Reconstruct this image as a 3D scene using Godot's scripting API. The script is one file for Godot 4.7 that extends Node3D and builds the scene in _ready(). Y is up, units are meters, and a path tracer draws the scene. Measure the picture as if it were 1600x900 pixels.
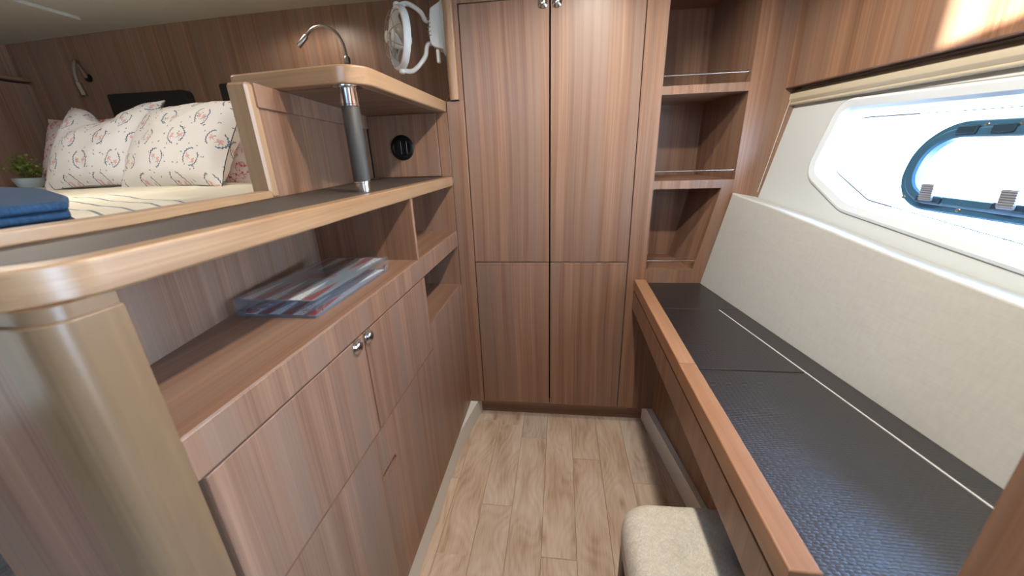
extends Node3D
# Yacht cabin: wardrobe and shelf tower ahead, desk under a hull window on one side, low cabinet with counter and a bed on the other.

const TU := 1.0    # wood texture tile across the grain, metres
const TV := 2.5    # along the grain
var uvk := 0
var uvo := Vector2.ZERO
var taken := {}

# ---------------------------------------------------------------- naming helpers
func numbered(n: String) -> String:
	if not taken.has(n):
		taken[n] = 0
		return n
	taken[n] += 1
	return "%s_%03d" % [n, taken[n]]

func thing(called: String, label: String, category: String, at := Vector3.ZERO, group := "") -> Node3D:
	var o := Node3D.new()
	o.name = numbered(called)
	add_child(o)
	o.position = at
	o.set_meta("label", label)
	o.set_meta("category", category)
	if group != "":
		o.set_meta("group", group)
	return o

func tag(o: Node, label: String, category: String, group := "", kind := ""):
	o.set_meta("label", label)
	o.set_meta("category", category)
	if group != "":
		o.set_meta("group", group)
	if kind != "":
		o.set_meta("kind", kind)

func mb() -> SurfaceTool:
	var st := SurfaceTool.new()
	st.begin(Mesh.PRIMITIVE_TRIANGLES)
	uvk += 1
	uvo = Vector2(fmod(uvk * 0.6180339, 1.0), fmod(uvk * 0.3819, 0.22) + 0.10)
	return st

# all builders work in world coordinates; build() moves the mesh under its parent
func build(st: SurfaceTool, called: String, m: Material, parent: Node = self, label := "") -> MeshInstance3D:
	var o := MeshInstance3D.new()
	o.mesh = st.commit()
	o.material_override = null
	o.mesh.surface_set_material(0, m)
	if parent == self:
		o.name = numbered(called)
		add_child(o)
	else:
		o.name = called
		parent.add_child(o, true)
		var off := Vector3.ZERO
		var p: Node = parent
		while p != self:
			off += (p as Node3D).position
			p = p.get_parent()
		o.position = -off
	if label != "":
		o.set_meta("label", label)
	return o

func struct(st: SurfaceTool, called: String, m: Material, parent: Node = self) -> MeshInstance3D:
	var o := build(st, called, m, parent)
	if parent == self:
		o.set_meta("kind", "structure")
	return o

# ---------------------------------------------------------------- geometry helpers
func wuv(p: Vector3, n: Vector3, g: Vector3) -> Vector2:
	var gg := g
	if absf(n.dot(g)) > 0.92:
		gg = Vector3(0, 0, 1) if absf(n.z) < 0.7 else Vector3(1, 0, 0)
	gg = (gg - n * n.dot(gg)).normalized()
	var s := n.cross(gg)
	return Vector2(p.dot(s) / TU, -p.dot(gg) / TV + (0.66 if gg.y > 0.5 else 0.0)) + uvo

func tri(st: SurfaceTool, a: Vector3, b: Vector3, c: Vector3, n: Vector3, g: Vector3):
	var k := (b - a).cross(c - a)
	var l := [a, b, c] if k.dot(n) < 0 else [a, c, b]
	for p in l:
		st.set_normal(n)
		st.set_uv(wuv(p, n, g))
		st.add_vertex(p)

func quad(st: SurfaceTool, a: Vector3, b: Vector3, c: Vector3, d: Vector3, out: Vector3, g: Vector3):
	var n := (b - a).cross(c - a)
	if n.length() < 1e-12:
		n = (c - a).cross(d - a)
	n = n.normalized()
	if n.dot(out) < 0:
		n = -n
	tri(st, a, b, c, n, g)
	tri(st, a, c, d, n, g)

# chamfered box from corner lo to hi, grain along axis g
func bx(st: SurfaceTool, lo: Vector3, hi: Vector3, g := Vector3.UP, ch := 0.0015, xf := Transform3D()):
	var c := (lo + hi) / 2
	var h := (hi - lo).abs() / 2
	ch = minf(ch, minf(h.x, minf(h.y, h.z)) * 0.45)
	var gg := (xf.basis * g).normalized()
	for ax in 3:
		var b := (ax + 1) % 3
		var d := (ax + 2) % 3
		for s in [-1.0, 1.0]:
			var pts := []
			for e in [[-1, -1], [1, -1], [1, 1], [-1, 1]]:
				var p := Vector3.ZERO
				p[ax] = s * h[ax]
				p[b] = e[0] * (h[b] - ch)
				p[d] = e[1] * (h[d] - ch)
				pts.append(xf * (c + p))
			var n := Vector3.ZERO
			n[ax] = s
			quad(st, pts[0], pts[1], pts[2], pts[3], xf.basis * n, gg)
	for ax in 3:       # edges along ax
		var b := (ax + 1) % 3
		var d := (ax + 2) % 3
		for s in [-1.0, 1.0]:
			for t in [-1.0, 1.0]:
				var p0 := Vector3.ZERO
				p0[b] = s * h[b]
				p0[d] = t * (h[d] - ch)
				var p1 := Vector3.ZERO
				p1[b] = s * (h[b] - ch)
				p1[d] = t * h[d]
				var e := Vector3.ZERO
				e[ax] = h[ax] - ch
				var n := Vector3.ZERO
				n[b] = s
				n[d] = t
				quad(st, xf * (c + p0 - e), xf * (c + p0 + e), xf * (c + p1 + e), xf * (c + p1 - e), xf.basis * n, gg)
	for sx in [-1.0, 1.0]:
		for sy in [-1.0, 1.0]:
			for sz in [-1.0, 1.0]:
				var s := Vector3(sx, sy, sz)
				var q := s * (h - Vector3(ch, ch, ch))
				tri(st, xf * (c + q + Vector3(sx * ch, 0, 0)), xf * (c + q + Vector3(0, sy * ch, 0)), xf * (c + q + Vector3(0, 0, sz * ch)), (xf.basis * s).normalized(), gg)

# extruded outline. poly in (ex, ey) from o; extruded along dv. bev: rounding of both rims with steps
func prism(st: SurfaceTool, poly: PackedVector2Array, o: Vector3, ex: Vector3, ey: Vector3, dv: Vector3, g: Vector3, bev := 0.0, steps := 3, smooth_deg := 35.0):
	var p := poly
	if Geometry2D.is_polygon_clockwise(p):
		p = p.duplicate()
		p.reverse()
	var n := p.size()
	var dn := dv.normalized()
	var dl := dv.length()
	# side normals in 2D
	var en := []
	for i in n:
		var e := (p[(i + 1) % n] - p[i]).normalized()
		en.append(Vector2(e.y, -e.x))
	var miter := []
	for i in n:
		var a: Vector2 = en[(i + n - 1) % n]
		var b: Vector2 = en[i]
		var m := (a + b)
		m = m / maxf(0.35, m.dot(b))
		miter.append(m)
	var rings := []      # [inset, depth, normal blend]
	if bev > 0:
		for k in steps + 1:
			var t := PI / 2 * k / steps
			rings.append([bev * (1 - sin(t)), bev * (1 - cos(t)), t - PI / 2])
		for k in steps + 1:
			var t := PI / 2 * k / steps
			rings.append([bev * (1 - cos(t)), dl - bev * (1 - sin(t)), t])
	else:
		rings = [[0.0, 0.0, 0.0], [0.0, dl, 0.0]]
	var at := func(i: int, r: Array) -> Vector3:
		var q: Vector2 = p[i] - miter[i] * r[0]
		return o + ex * q.x + ey * q.y + dn * r[1]
	var n3 := func(v: Vector2, a: float) -> Vector3:
		return ((ex * v.x + ey * v.y).normalized() * cos(a) + dn * sin(a)).normalized()
	for i in n:
		var j := (i + 1) % n
		var na: Vector2 = en[i]
		var nb: Vector2 = en[i]
		if absf(en[i].angle_to(en[(i + n - 1) % n])) < deg_to_rad(smooth_deg):
			na = (en[i] + en[(i + n - 1) % n]).normalized()
		if absf(en[i].angle_to(en[j])) < deg_to_rad(smooth_deg):
			nb = (en[i] + en[j]).normalized()
		var fn: Vector3 = n3.call(en[i], 0.0)
		for k in rings.size() - 1:
			var v := [at.call(i, rings[k]), at.call(j, rings[k]), at.call(j, rings[k + 1]), at.call(i, rings[k + 1])]
			var w := [n3.call(na, rings[k][2]), n3.call(nb, rings[k][2]), n3.call(nb, rings[k + 1][2]), n3.call(na, rings[k + 1][2])]
			for q in [[0, 1, 2], [0, 2, 3]]:
				var kk: Vector3 = (v[q[1]] - v[q[0]]).cross(v[q[2]] - v[q[0]])
				var ord: Array = q if kk.dot(fn) < 0 else [q[0], q[2], q[1]]
				for z in ord:
					st.set_normal(w[z])
					st.set_uv(wuv(v[z], fn, g))
					st.add_vertex(v[z])
	for e in [0, rings.size() - 1]:
		var flat := PackedVector2Array()
		for i in n:
			flat.append(p[i] - miter[i] * rings[e][0])
		var idx := Geometry2D.triangulate_polygon(flat)
		var nn := -dn if e == 0 else dn
		for k in range(0, idx.size(), 3):
			var a: Vector3 = at.call(idx[k], rings[e])
			var b: Vector3 = at.call(idx[k + 1], rings[e])
			var c: Vector3 = at.call(idx[k + 2], rings[e])
			tri(st, a, b, c, nn, g)

# outline with rounded corners: list of [x, y, r]
func rounded(l: Array, seg := 6) -> PackedVector2Array:
	var out := PackedVector2Array()
	var n := l.size()
	for i in n:
		var p := Vector2(l[i][0], l[i][1])
		var r: float = l[i][2]
		if r <= 0:
			out.append(p)
			continue
		var a := (Vector2(l[(i + n - 1) % n][0], l[(i + n - 1) % n][1]) - p)
		var b := (Vector2(l[(i + 1) % n][0], l[(i + 1) % n][1]) - p)
		var ang := absf(a.angle_to(b))
		var t := minf(r / tan(ang / 2), minf(a.length(), b.length()) * 0.49)
		r = t * tan(ang / 2)
		var c := p + (a.normalized() + b.normalized()).normalized() * (r / sin(ang / 2))
		var s := p + a.normalized() * t - c
		var e := p + b.normalized() * t - c
		var sw := s.angle_to(e)
		for k in seg + 1:
			out.append(c + s.rotated(sw * k / seg))
	return out

func offset2(poly: PackedVector2Array, d: float) -> PackedVector2Array:   # inset by d, same point count
	var p := poly
	var n := p.size()
	var sgn := -1.0 if Geometry2D.is_polygon_clockwise(p) else 1.0
	var out := PackedVector2Array()
	for i in n:
		var e0 := (p[i] - p[(i + n - 1) % n]).normalized()
		var e1 := (p[(i + 1) % n] - p[i]).normalized()
		var a := Vector2(e0.y, -e0.x) * sgn
		var b := Vector2(e1.y, -e1.x) * sgn
		var m := a + b
		m = m / maxf(0.35, m.dot(b))
		out.append(p[i] - m * d)
	return out

# band between two loops of 3D points (same count), smooth normals by averaging
func band(st: SurfaceTool, loops: Array, toward: Vector3, closed := true):
	var n: int = loops[0].size()
	var last := n if closed else n - 1
	for k in loops.size() - 1:
		for i in last:
			var j := (i + 1) % n
			quad(st, loops[k][i], loops[k][j], loops[k + 1][j], loops[k + 1][i], toward, Vector3.UP)

func frame_of(dir: Vector3) -> Basis:
	var y := dir.normalized()
	var x := y.cross(Vector3(0, 0, 1) if absf(y.z) < 0.9 else Vector3(1, 0, 0)).normalized()
	return Basis(x, y, x.cross(y))

# turned shape. prof: [radius, height]; a sharp bend is kept sharp
func lathe(st: SurfaceTool, prof: Array, o: Vector3, axis := Vector3.UP, seg := 24):
	var B := frame_of(axis)
	var m := prof.size()
	var ns := []
	for k in m - 1:
		var d := Vector2(prof[k + 1][0] - prof[k][0], prof[k + 1][1] - prof[k][1])
		ns.append(Vector2(d.y, -d.x).normalized())
	for k in m - 1:
		var n0: Vector2 = ns[k]
		var n1: Vector2 = ns[k]
		if k > 0 and absf(ns[k].angle_to(ns[k - 1])) < 0.7:
			n0 = (ns[k] + ns[k - 1]).normalized()
		if k < m - 2 and absf(ns[k].angle_to(ns[k + 1])) < 0.7:
			n1 = (ns[k] + ns[k + 1]).normalized()
		for i in seg:
			var a0 := TAU * i / seg
			var a1 := TAU * (i + 1) / seg
			var v := []
			var w := []
			for q in [[a0, k, n0], [a1, k, n0], [a1, k + 1, n1], [a0, k + 1, n1]]:
				var dir := B.x * cos(q[0]) + B.z * sin(q[0])
				v.append(o + dir * prof[q[1]][0] + B.y * prof[q[1]][1])
				w.append((dir * q[2].x + B.y * q[2].y).normalized())
			for q in [[0, 1, 2], [0, 2, 3]]:
				var kk: Vector3 = (v[q[1]] - v[q[0]]).cross(v[q[2]] - v[q[0]])
				if kk.length() < 1e-14:
					continue
				var ord: Array = q if kk.dot(w[q[0]] + w[q[2]]) < 0 else [q[0], q[2], q[1]]
				for z in ord:
					st.set_normal(w[z])
					st.set_uv(Vector2(float(i) / seg, prof[q[0]][1]))
					st.add_vertex(v[z])

func tube(st: SurfaceTool, pts: Array, r, seg := 10, closed := false):
	var n := pts.size()
	var up := Vector3(0.123, 0.97, 0.21).normalized()
	var rings := []
	for i in n:
		var a: Vector3 = pts[(i + n - 1) % n] if (closed or i > 0) else pts[i]
		var b: Vector3 = pts[(i + 1) % n] if (closed or i < n - 1) else pts[i]
		var t := (b - a).normalized()
		var x := up.cross(t)
		if x.length() < 0.05:
			x = Vector3(1, 0, 0).cross(t)
		x = x.normalized()
		up = t.cross(x).normalized()
		var rr: float = r[i] if r is Array else r
		var ring := []
		for k in seg:
			var d := x * cos(TAU * k / seg) + up * sin(TAU * k / seg)
			ring.append([pts[i] + d * rr, d])
		rings.append(ring)
	var last := n if closed else n - 1
	for i in last:
		var A: Array = rings[i]
		var Bq: Array = rings[(i + 1) % n]
		for k in seg:
			var l := (k + 1) % seg
			var v := [A[k], A[l], Bq[l], Bq[k]]
			for q in [[0, 1, 2], [0, 2, 3]]:
				var kk: Vector3 = (v[q[1]][0] - v[q[0]][0]).cross(v[q[2]][0] - v[q[0]][0])
				var ord: Array = q if kk.dot(v[q[0]][1]) < 0 else [q[0], q[2], q[1]]
				for z in ord:
					st.set_normal(v[z][1])
					st.set_uv(Vector2(float(k) / seg, float(i)))
					st.add_vertex(v[z][0])
	if not closed:
		for e in [0, n - 1]:
			var t: Vector3 = (pts[0] - pts[1]).normalized() if e == 0 else (pts[n - 1] - pts[n - 2]).normalized()
			for k in seg:
				tri(st, pts[e], rings[e][k][0], rings[e][(k + 1) % seg][0], t, Vector3.UP)

func smooth_path(pts: Array, sub := 6) -> Array:      # Catmull-Rom
	var out := []
	var n := pts.size()
	for i in n - 1:
		var p0: Vector3 = pts[maxi(i - 1, 0)]
		var p3: Vector3 = pts[mini(i + 2, n - 1)]
		for k in sub:
			out.append((pts[i] as Vector3).cubic_interpolate(pts[i + 1], p0, p3, float(k) / sub))
	out.append(pts[n - 1])
	return out

# grid surface from a function f(i, j) -> Vector3 with uv(i, j)
func grid(st: SurfaceTool, nu: int, nv: int, f: Callable, uvf: Callable, out: Vector3):
	var P := []
	for i in nu + 1:
		var row := []
		for j in nv + 1:
			row.append(f.call(float(i) / nu, float(j) / nv))
		P.append(row)
	var N := []
	for i in nu + 1:
		var row := []
		for j in nv + 1:
			var a: Vector3 = P[mini(i + 1, nu)][j] - P[maxi(i - 1, 0)][j]
			var b: Vector3 = P[i][mini(j + 1, nv)] - P[i][maxi(j - 1, 0)]
			var n := a.cross(b)
			n = n.normalized() if n.length() > 1e-12 else out
			row.append(n)
		N.append(row)
	var mid: Vector3 = N[nu / 2][nv / 2]
	var flip := mid.dot(out) < 0
	for i in nu:
		for j in nv:
			var q := [[i, j], [i + 1, j], [i + 1, j + 1], [i, j + 1]]
			for t in [[0, 1, 2], [0, 2, 3]]:
				var v := []
				for z in t:
					v.append(q[z])
				if not flip:
					v = [v[0], v[2], v[1]]
				for z in v:
					var n: Vector3 = N[z[0]][z[1]]
					st.set_normal(-n if flip else n)
					st.set_uv(uvf.call(float(z[0]) / nu, float(z[1]) / nv))
					st.add_vertex(P[z[0]][z[1]])

# ---------------------------------------------------------------- materials and computed textures
func noise(s: int, fr: float, oct := 3) -> FastNoiseLite:
	var n := FastNoiseLite.new()
	n.noise_type = FastNoiseLite.TYPE_SIMPLEX_SMOOTH
	n.seed = s
	n.frequency = fr
	n.fractal_octaves = oct
	return n

# straight-grained veneer: bands, streaks and pores running along v
func wood_tex(w: int, h: int, s: int, dark: Color, mid: Color, light: Color, grey: Color, bandf := 9.0, figure := 0.0) -> ImageTexture:
	var data := PackedByteArray()
	data.resize(w * h * 3)
	var nb := noise(s, 1.0, 2)
	var ns := noise(s + 1, 1.0, 3)
	var nf := noise(s + 2, 1.0, 2)
	var ng := noise(s + 3, 1.0, 2)
	var m := int(w * 0.12)
	for y in h:
		var fy := float(y) / h
		var wob := nb.get_noise_2d(fy * 1.5, 77.0) * 0.02
		for x in w:
			var t := 0.0
			var g := 0.0
			for part in 2:
				if part == 1 and x >= m:
					break
				var fx := float(x + (w if part == 1 else 0)) / w + wob
				var a := nb.get_noise_2d(fx * bandf, fy * 0.5) * 0.75
				a += ns.get_noise_2d(fx * 60.0, fy * 1.3) * 0.60
				a += nf.get_noise_2d(fx * 230.0, fy * 4.0) * 0.55
				if figure > 0:
					a += sin((fx * 26.0 + nb.get_noise_2d(fx * 2.5, fy * 3.0) * 5.0) * TAU * 0.5) * figure
				var gg := ng.get_noise_2d(fx * 14.0, fy * 0.9)
				if part == 0:
					t = a
					g = gg
				else:
					var k := float(x) / m
					t = lerpf(a, t, k)
					g = lerpf(gg, g, k)
			t = clampf(0.5 + t * 0.62, 0.0, 1.0)
			var c := dark.lerp(mid, t * 2.0) if t < 0.5 else mid.lerp(light, t * 2.0 - 1.0)
			c = c.lerp(grey, clampf(g * 1.1 + 0.18, 0.0, 0.7))
			var q := (y * w + x) * 3
			data[q] = int(clampf(c.r, 0, 1) * 255)
			data[q + 1] = int(clampf(c.g, 0, 1) * 255)
			data[q + 2] = int(clampf(c.b, 0, 1) * 255)
	var im := Image.create_from_data(w, h, false, Image.FORMAT_RGB8, data)
	im.generate_mipmaps()
	return ImageTexture.create_from_image(im)

# limed oak plank: cathedral figure, pale and brown patches, a few knots
func floor_tex(s: int) -> ImageTexture:
	var w := 512
	var h := 512
	var im := Image.create(w, h, false, Image.FORMAT_RGB8)
	var n1 := noise(s, 1.0, 3)
	var n2 := noise(s + 1, 1.0, 2)
	var a := Color(0.65, 0.545, 0.46)
	var b := Color(0.775, 0.695, 0.62)
	var c := Color(0.845, 0.79, 0.73)
	var rng := RandomNumberGenerator.new()
	rng.seed = s
	var knots := []
	for k in 7:
		knots.append(Vector2(rng.randf(), rng.randf()))
	for y in h:
		var fy := float(y) / h
		for x in w:
			var fx := float(x) / w
			var kn := 0.0
			var bend := 0.0
			for q in knots:
				var d := Vector2((fx - q.x) * 75.0, (fy - q.y) * 62.0)
				var l := d.length_squared()
				if l < 9.0:
					kn += exp(-l * 1.6)
					bend += exp(-l * 0.5) * 1.4
			var t := n1.get_noise_2d(fx * 13.0, fy * 7.0) * 0.85
			t += sin((fx * 55.0 + n2.get_noise_2d(fx * 5.0, fy * 5.5) * 7.0 + bend) * TAU * 0.5) * 0.14
			t += n2.get_noise_2d(fx * 260.0, fy * 26.0) * 0.40
			t = clampf(0.55 + t * 0.6 - kn * 0.75, 0.0, 1.0)
			var col := a.lerp(b, t * 2.0) if t < 0.5 else b.lerp(c, t * 2.0 - 1.0)
			im.set_pixel(x, y, col)
	return img_tex(im)

func mat(c: Color, rough := 0.5, metal := 0.0) -> StandardMaterial3D:
	var m := StandardMaterial3D.new()
	m.albedo_color = c
	m.roughness = rough
	m.metallic = metal
	m.metallic_specular = 0.5
	return m

func tmat(t: Texture2D, rough := 0.5, c := Color.WHITE) -> StandardMaterial3D:
	var m := mat(c, rough)
	m.albedo_texture = t
	return m

func img_tex(im: Image) -> ImageTexture:
	im.generate_mipmaps()
	return ImageTexture.create_from_image(im)

func dab(im: Image, x: float, y: float, rx: float, ry: float, a: float, c: Color):      # filled turned ellipse
	var R := int(maxf(rx, ry)) + 1
	for j in range(-R, R + 1):
		for i in range(-R, R + 1):
			var v := Vector2(i, j).rotated(-a)
			if (v.x * v.x) / (rx * rx) + (v.y * v.y) / (ry * ry) <= 1.0:
				var px := int(x) + i
				var py := int(y) + j
				if px >= 0 and py >= 0 and px < im.get_width() and py < im.get_height():
					im.set_pixel(px, py, im.get_pixel(px, py).lerp(c, c.a))

func wreath_tex(s: int) -> ImageTexture:
	var w := 1024
	var h := 768
	var im := Image.create(w, h, false, Image.FORMAT_RGB8)
	im.fill(Color(0.875, 0.855, 0.835))
	var rng := RandomNumberGenerator.new()
	rng.seed = s
	var blue := Color(0.33, 0.39, 0.47, 0.9)
	var pink := Color(0.83, 0.60, 0.58, 0.75)
	var row := 0
	var yy := 60.0
	while yy < h + 60:
		var xx := 60.0 + (150.0 if row % 2 == 1 else 0.0)
		while xx < w + 60:
			var tilt := rng.randf_range(-0.5, 0.5)
			for side in [-1, 1]:
				for k in 15:
					var a: float = lerpf(-1.05, 1.05, k / 14.0) + (0.18 * side)
					var p := Vector2(cos(a) * 60.0 * side, sin(a) * 70.0).rotated(tilt)
					dab(im, xx + p.x, yy + p.y, 10, 3.6, tilt + a * side + PI / 2 + (0.6 if k % 2 == 0 else -0.6), blue)
			for side in [-1, 1]:
				var b := Vector2(27 * side, 10 * side + 6).rotated(tilt)
				dab(im, xx + b.x, yy + b.y, 20, 10, tilt + 0.7 * side, pink)
				dab(im, xx + b.x + 8 * side, yy + b.y - 15, 8, 6, 0, pink)
				dab(im, xx + b.x - 12 * side, yy + b.y + 12, 16, 3, tilt - 0.5 * side, Color(0.72, 0.52, 0.52, 0.7))
				dab(im, xx + b.x, yy + b.y + 22, 2, 12, 0.2 * side, Color(0.6, 0.5, 0.5, 0.6))
			xx += 300.0
		yy += 175.0
		row += 1
	for k in 130:
		dab(im, rng.randf() * w, rng.randf() * h, 8, 3.2, rng.randf() * TAU, Color(0.36, 0.38, 0.44, 0.9))
	return img_tex(im)

func floral_tex(s: int) -> ImageTexture:
	var w := 512
	var im := Image.create(w, w, false, Image.FORMAT_RGB8)
	im.fill(Color(0.93, 0.87, 0.85))
	var rng := RandomNumberGenerator.new()
	rng.seed = s
	var red := Color(0.80, 0.34, 0.36, 0.9)
	for k in 62:
		var p := Vector2(rng.randf() * w, rng.randf() * w)
		var a := rng.randf() * TAU
		var turn := rng.randf_range(0.05, 0.14) * (1 if rng.randf() < 0.5 else -1)
		for i in 26:
			p += Vector2(cos(a), sin(a)) * 3.2
			a += turn
			dab(im, p.x, p.y, 1.6, 1.6, 0, red)
			if i % 7 == 3:
				dab(im, p.x + cos(a + 1.5) * 7, p.y + sin(a + 1.5) * 7, 7, 3, a + 1.0, red)
		for i in 5:
			dab(im, p.x + cos(TAU * i / 5.0) * 7, p.y + sin(TAU * i / 5.0) * 7, 5, 5, 0, Color(0.84, 0.40, 0.43, 0.9))
	return img_tex(im)

func linen_tex(base: Color, s: int, amt := 0.10) -> ImageTexture:
	var w := 512
	var im := Image.create(w, w, false, Image.FORMAT_RGB8)
	var n1 := noise(s, 0.9, 2)
	var n2 := noise(s + 5, 0.02, 3)
	for y in w:
		for x in w:
			var t := n1.get_noise_2d(x * 0.55, y * 0.05) * amt + n1.get_noise_2d(x * 0.05 + 300, y * 0.55) * amt + n2.get_noise_2d(x, y) * amt * 0.4
			im.set_pixel(x, y, Color(base.r * (1 + t), base.g * (1 + t), base.b * (1 + t)))
	return img_tex(im)

func normal_of(w: int, h: int, f: Callable, strength: float) -> ImageTexture:
	var im := Image.create(w, h, false, Image.FORMAT_RGB8)
	for y in h:
		for x in w:
			var v: float = f.call(x, y)
			im.set_pixel(x, y, Color(v, v, v))
	im.bump_map_to_normal_map(strength)
	return img_tex(im)

func sheet_tex() -> ImageTexture:
	var w := 1280
	var h := 1024
	var im := Image.create(w, h, false, Image.FORMAT_RGB8)
	var n1 := noise(9, 0.35, 2)
	for y in h:
		for x in w:
			var t := n1.get_noise_2d(x, y) * 0.03
			im.set_pixel(x, y, Color(0.93 + t, 0.895 + t, 0.815 + t))
	var blue := Color(0.45, 0.49, 0.54, 0.7)
	for k in 8:
		var off := -0.30 + 0.064 * k
		var u := 0.0
		while u < 1.0:
			var p := Vector2(-0.68 - u * 0.95, -0.56 - off - u * 0.62 + u * u * 0.16)
			dab(im, (p.x + 3.0) / 2.5 * w, (p.y + 2.1) / 2.0 * h, 2.2, 1.6, 0.5, blue)
			u += 0.0022 if int(u * 300) % 4 != 0 else 0.0042
	return img_tex(im)

func board_tex() -> ImageTexture:
	var w := 360
	var h := 680
	var im := Image.create(w, h, false, Image.FORMAT_RGB8)
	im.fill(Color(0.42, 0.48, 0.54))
	im.fill_rect(Rect2i(8, 8, w - 16, h - 16), Color(0.52, 0.58, 0.64))  # blue-grey of reflections put into the ground colour
	var red := Color(0.56, 0.06, 0.09)
	var white := Color(0.94, 0.95, 0.96)
	var pw := (w - 24) / 6.0
	for e in 2:
		for k in 6:
			var cx := 12 + pw * (k + 0.5)
			var col := red if (k + e) % 2 == 0 else white
			for q in 250:
				var hw := (1.0 - q / 250.0) * pw * 0.46
				var y := 12 + q if e == 0 else h - 13 - q
				for x in range(int(cx - hw), int(cx + hw) + 1):
					im.set_pixel(clampi(x, 0, w - 1), y, col)
			if col == white:
				for q in 9:
					var y := 24 + q * 12 if e == 0 else h - 25 - q * 12
					dab(im, cx + sin(q * 2.1) * pw * 0.2, y, 7, 1.6, q * 0.9, Color(0.35, 0.45, 0.58, 0.9))
	dab(im, w / 2.0, h / 2.0, 78, 40, 0, Color(0.60, 0.28, 0.32, 0.7))
	dab(im, w / 2.0, h / 2.0, 60, 28, 0, Color(0.62, 0.44, 0.48, 0.6))
	for k in 16:
		dab(im, w / 2.0 - 52 + k * 7, h / 2.0 + sin(k * 1.7) * 9, 2.4, 9, 0.3, Color(0.55, 0.22, 0.27, 0.8))
	return img_tex(im)

var M := {}

func make_materials():
	var vt := wood_tex(1024, 1024, 11, Color(0.455, 0.33, 0.255), Color(0.54, 0.405, 0.32), Color(0.62, 0.475, 0.38), Color(0.52, 0.425, 0.365), 17.0)
	M.wood = tmat(vt, 0.36)
	M.wood.metallic_specular = 0.45
	var ot := wood_tex(512, 1024, 37, Color(0.56, 0.42, 0.30), Color(0.635, 0.49, 0.355), Color(0.70, 0.56, 0.42), Color(0.62, 0.505, 0.39), 6.0, 0.16)
	M.oak = tmat(ot, 0.33)
	M.oak.clearcoat_enabled = true
	M.oak.clearcoat = 0.25
	M.oak.clearcoat_roughness = 0.25
	var pt := wood_tex(256, 512, 44, Color(0.45, 0.345, 0.245), Color(0.48, 0.37, 0.265), Color(0.51, 0.395, 0.285), Color(0.47, 0.37, 0.275), 14.0)
	M.post = tmat(pt, 0.30)
	var rt := wood_tex(512, 1024, 51, Color(0.56, 0.395, 0.28), Color(0.625, 0.455, 0.335), Color(0.69, 0.515, 0.39), Color(0.61, 0.46, 0.355), 6.0, 0.08)
	M.rail = tmat(rt, 0.32)
	M.floor = []
	for k in 3:
		var ft := floor_tex(70 + k * 9)
		M.floor.append(tmat(ft, 0.42, [Color(1, 0.99, 0.98), Color(0.965, 0.965, 0.97), Color(1.0, 0.975, 0.95)][k]))
	M.white = mat(Color(0.80, 0.79, 0.765), 0.5)
	M.skirting = mat(Color(0.88, 0.88, 0.86), 0.55)
	M.ceiling = mat(Color(0.70, 0.675, 0.615), 0.7)
	M.liner = mat(Color(0.80, 0.82, 0.82), 0.5)
	M.moulding = mat(Color(0.85, 0.88, 0.90), 0.3)
	M.groove = mat(Color(0.55, 0.54, 0.50), 0.7)
	M.vinyl = tmat(linen_tex(Color(0.75, 0.755, 0.735), 4, 0.02), 0.5)
	M.blind = mat(Color(0.74, 0.70, 0.61), 0.55)
	M.chrome = mat(Color(0.80, 0.80, 0.80), 0.16, 1.0)
	M.steel = mat(Color(0.66, 0.64, 0.61), 0.28, 1.0)
	M.lever = mat(Color(0.60, 0.62, 0.66), 0.35, 0.25)
	M.alu = mat(Color(0.93, 0.93, 0.94), 0.4, 0.2)  # near-white: the window's reflection on the strip put into the colour
	M.gasket = mat(Color(0.10, 0.20, 0.27), 0.6)
	M.hatch = mat(Color(0.20, 0.37, 0.47), 0.35)  # black frame; blue veil of window glare put into the colour
	M.hatch_dark = mat(Color(0.11, 0.22, 0.29), 0.4)  # black fittings with the same glare blue mixed in
	M.black = mat(Color(0.025, 0.028, 0.033), 0.35)
	M.gap = mat(Color(0.06, 0.04, 0.03), 0.8)  # near-black: shade inside gaps and joints put into the colour
	M.pad = tmat(linen_tex(Color(0.13, 0.105, 0.085), 8, 0.16), 0.9)
	M.laminate = tmat(linen_tex(Color(0.27, 0.235, 0.205), 12, 0.07), 0.6)
	M.fanwhite = mat(Color(0.84, 0.85, 0.83), 0.35)
	M.fanblade = mat(Color(0.72, 0.70, 0.64), 0.45)
	M.wire = mat(Color(0.62, 0.55, 0.46), 0.35, 0.7)
	M.cable = mat(Color(0.68, 0.50, 0.38), 0.6)
	# desk covering: woven embossing
	var wn := normal_of(256, 256, func(x, y):
		var r := int(y / 32)
		var cx := fmod(x + (16 if r % 2 == 1 else 0), 64) / 64.0
		var cy := fmod(y, 32) / 32.0
		return pow(sin(cx * PI), 0.35) * pow(sin(cy * PI), 0.6), 5.0)
	M.weave = mat(Color(0.135, 0.128, 0.145), 0.31)
	M.weave.metallic_specular = 1.0
	M.weave.normal_enabled = true
	M.weave.normal_texture = wn
	M.weave.normal_scale = 0.55
	M.weave.uv1_scale = Vector3(TU / 0.042, TV / 0.042, 1)
	var gn := normal_of(64, 64, func(x, y): return 0.5 + 0.5 * sin(y / 64.0 * TAU * 8.0), 3.0)
	M.grip = mat(Color(0.235, 0.225, 0.21), 0.55)
	M.grip.normal_enabled = true
	M.grip.normal_texture = gn
	M.grip.normal_scale = 0.7
	M.grip.uv1_scale = Vector3(1, 34, 1)
	M.linen = tmat(linen_tex(Color(0.80, 0.775, 0.72), 15, 0.12), 0.9)
	M.linen.uv1_scale = Vector3(5, 5, 1)
	M.stoolwood = mat(Color(0.33, 0.31, 0.24), 0.5)
	M.sheet = tmat(sheet_tex(), 0.9)
	M.wreath = tmat(wreath_tex(5), 0.9)
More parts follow.
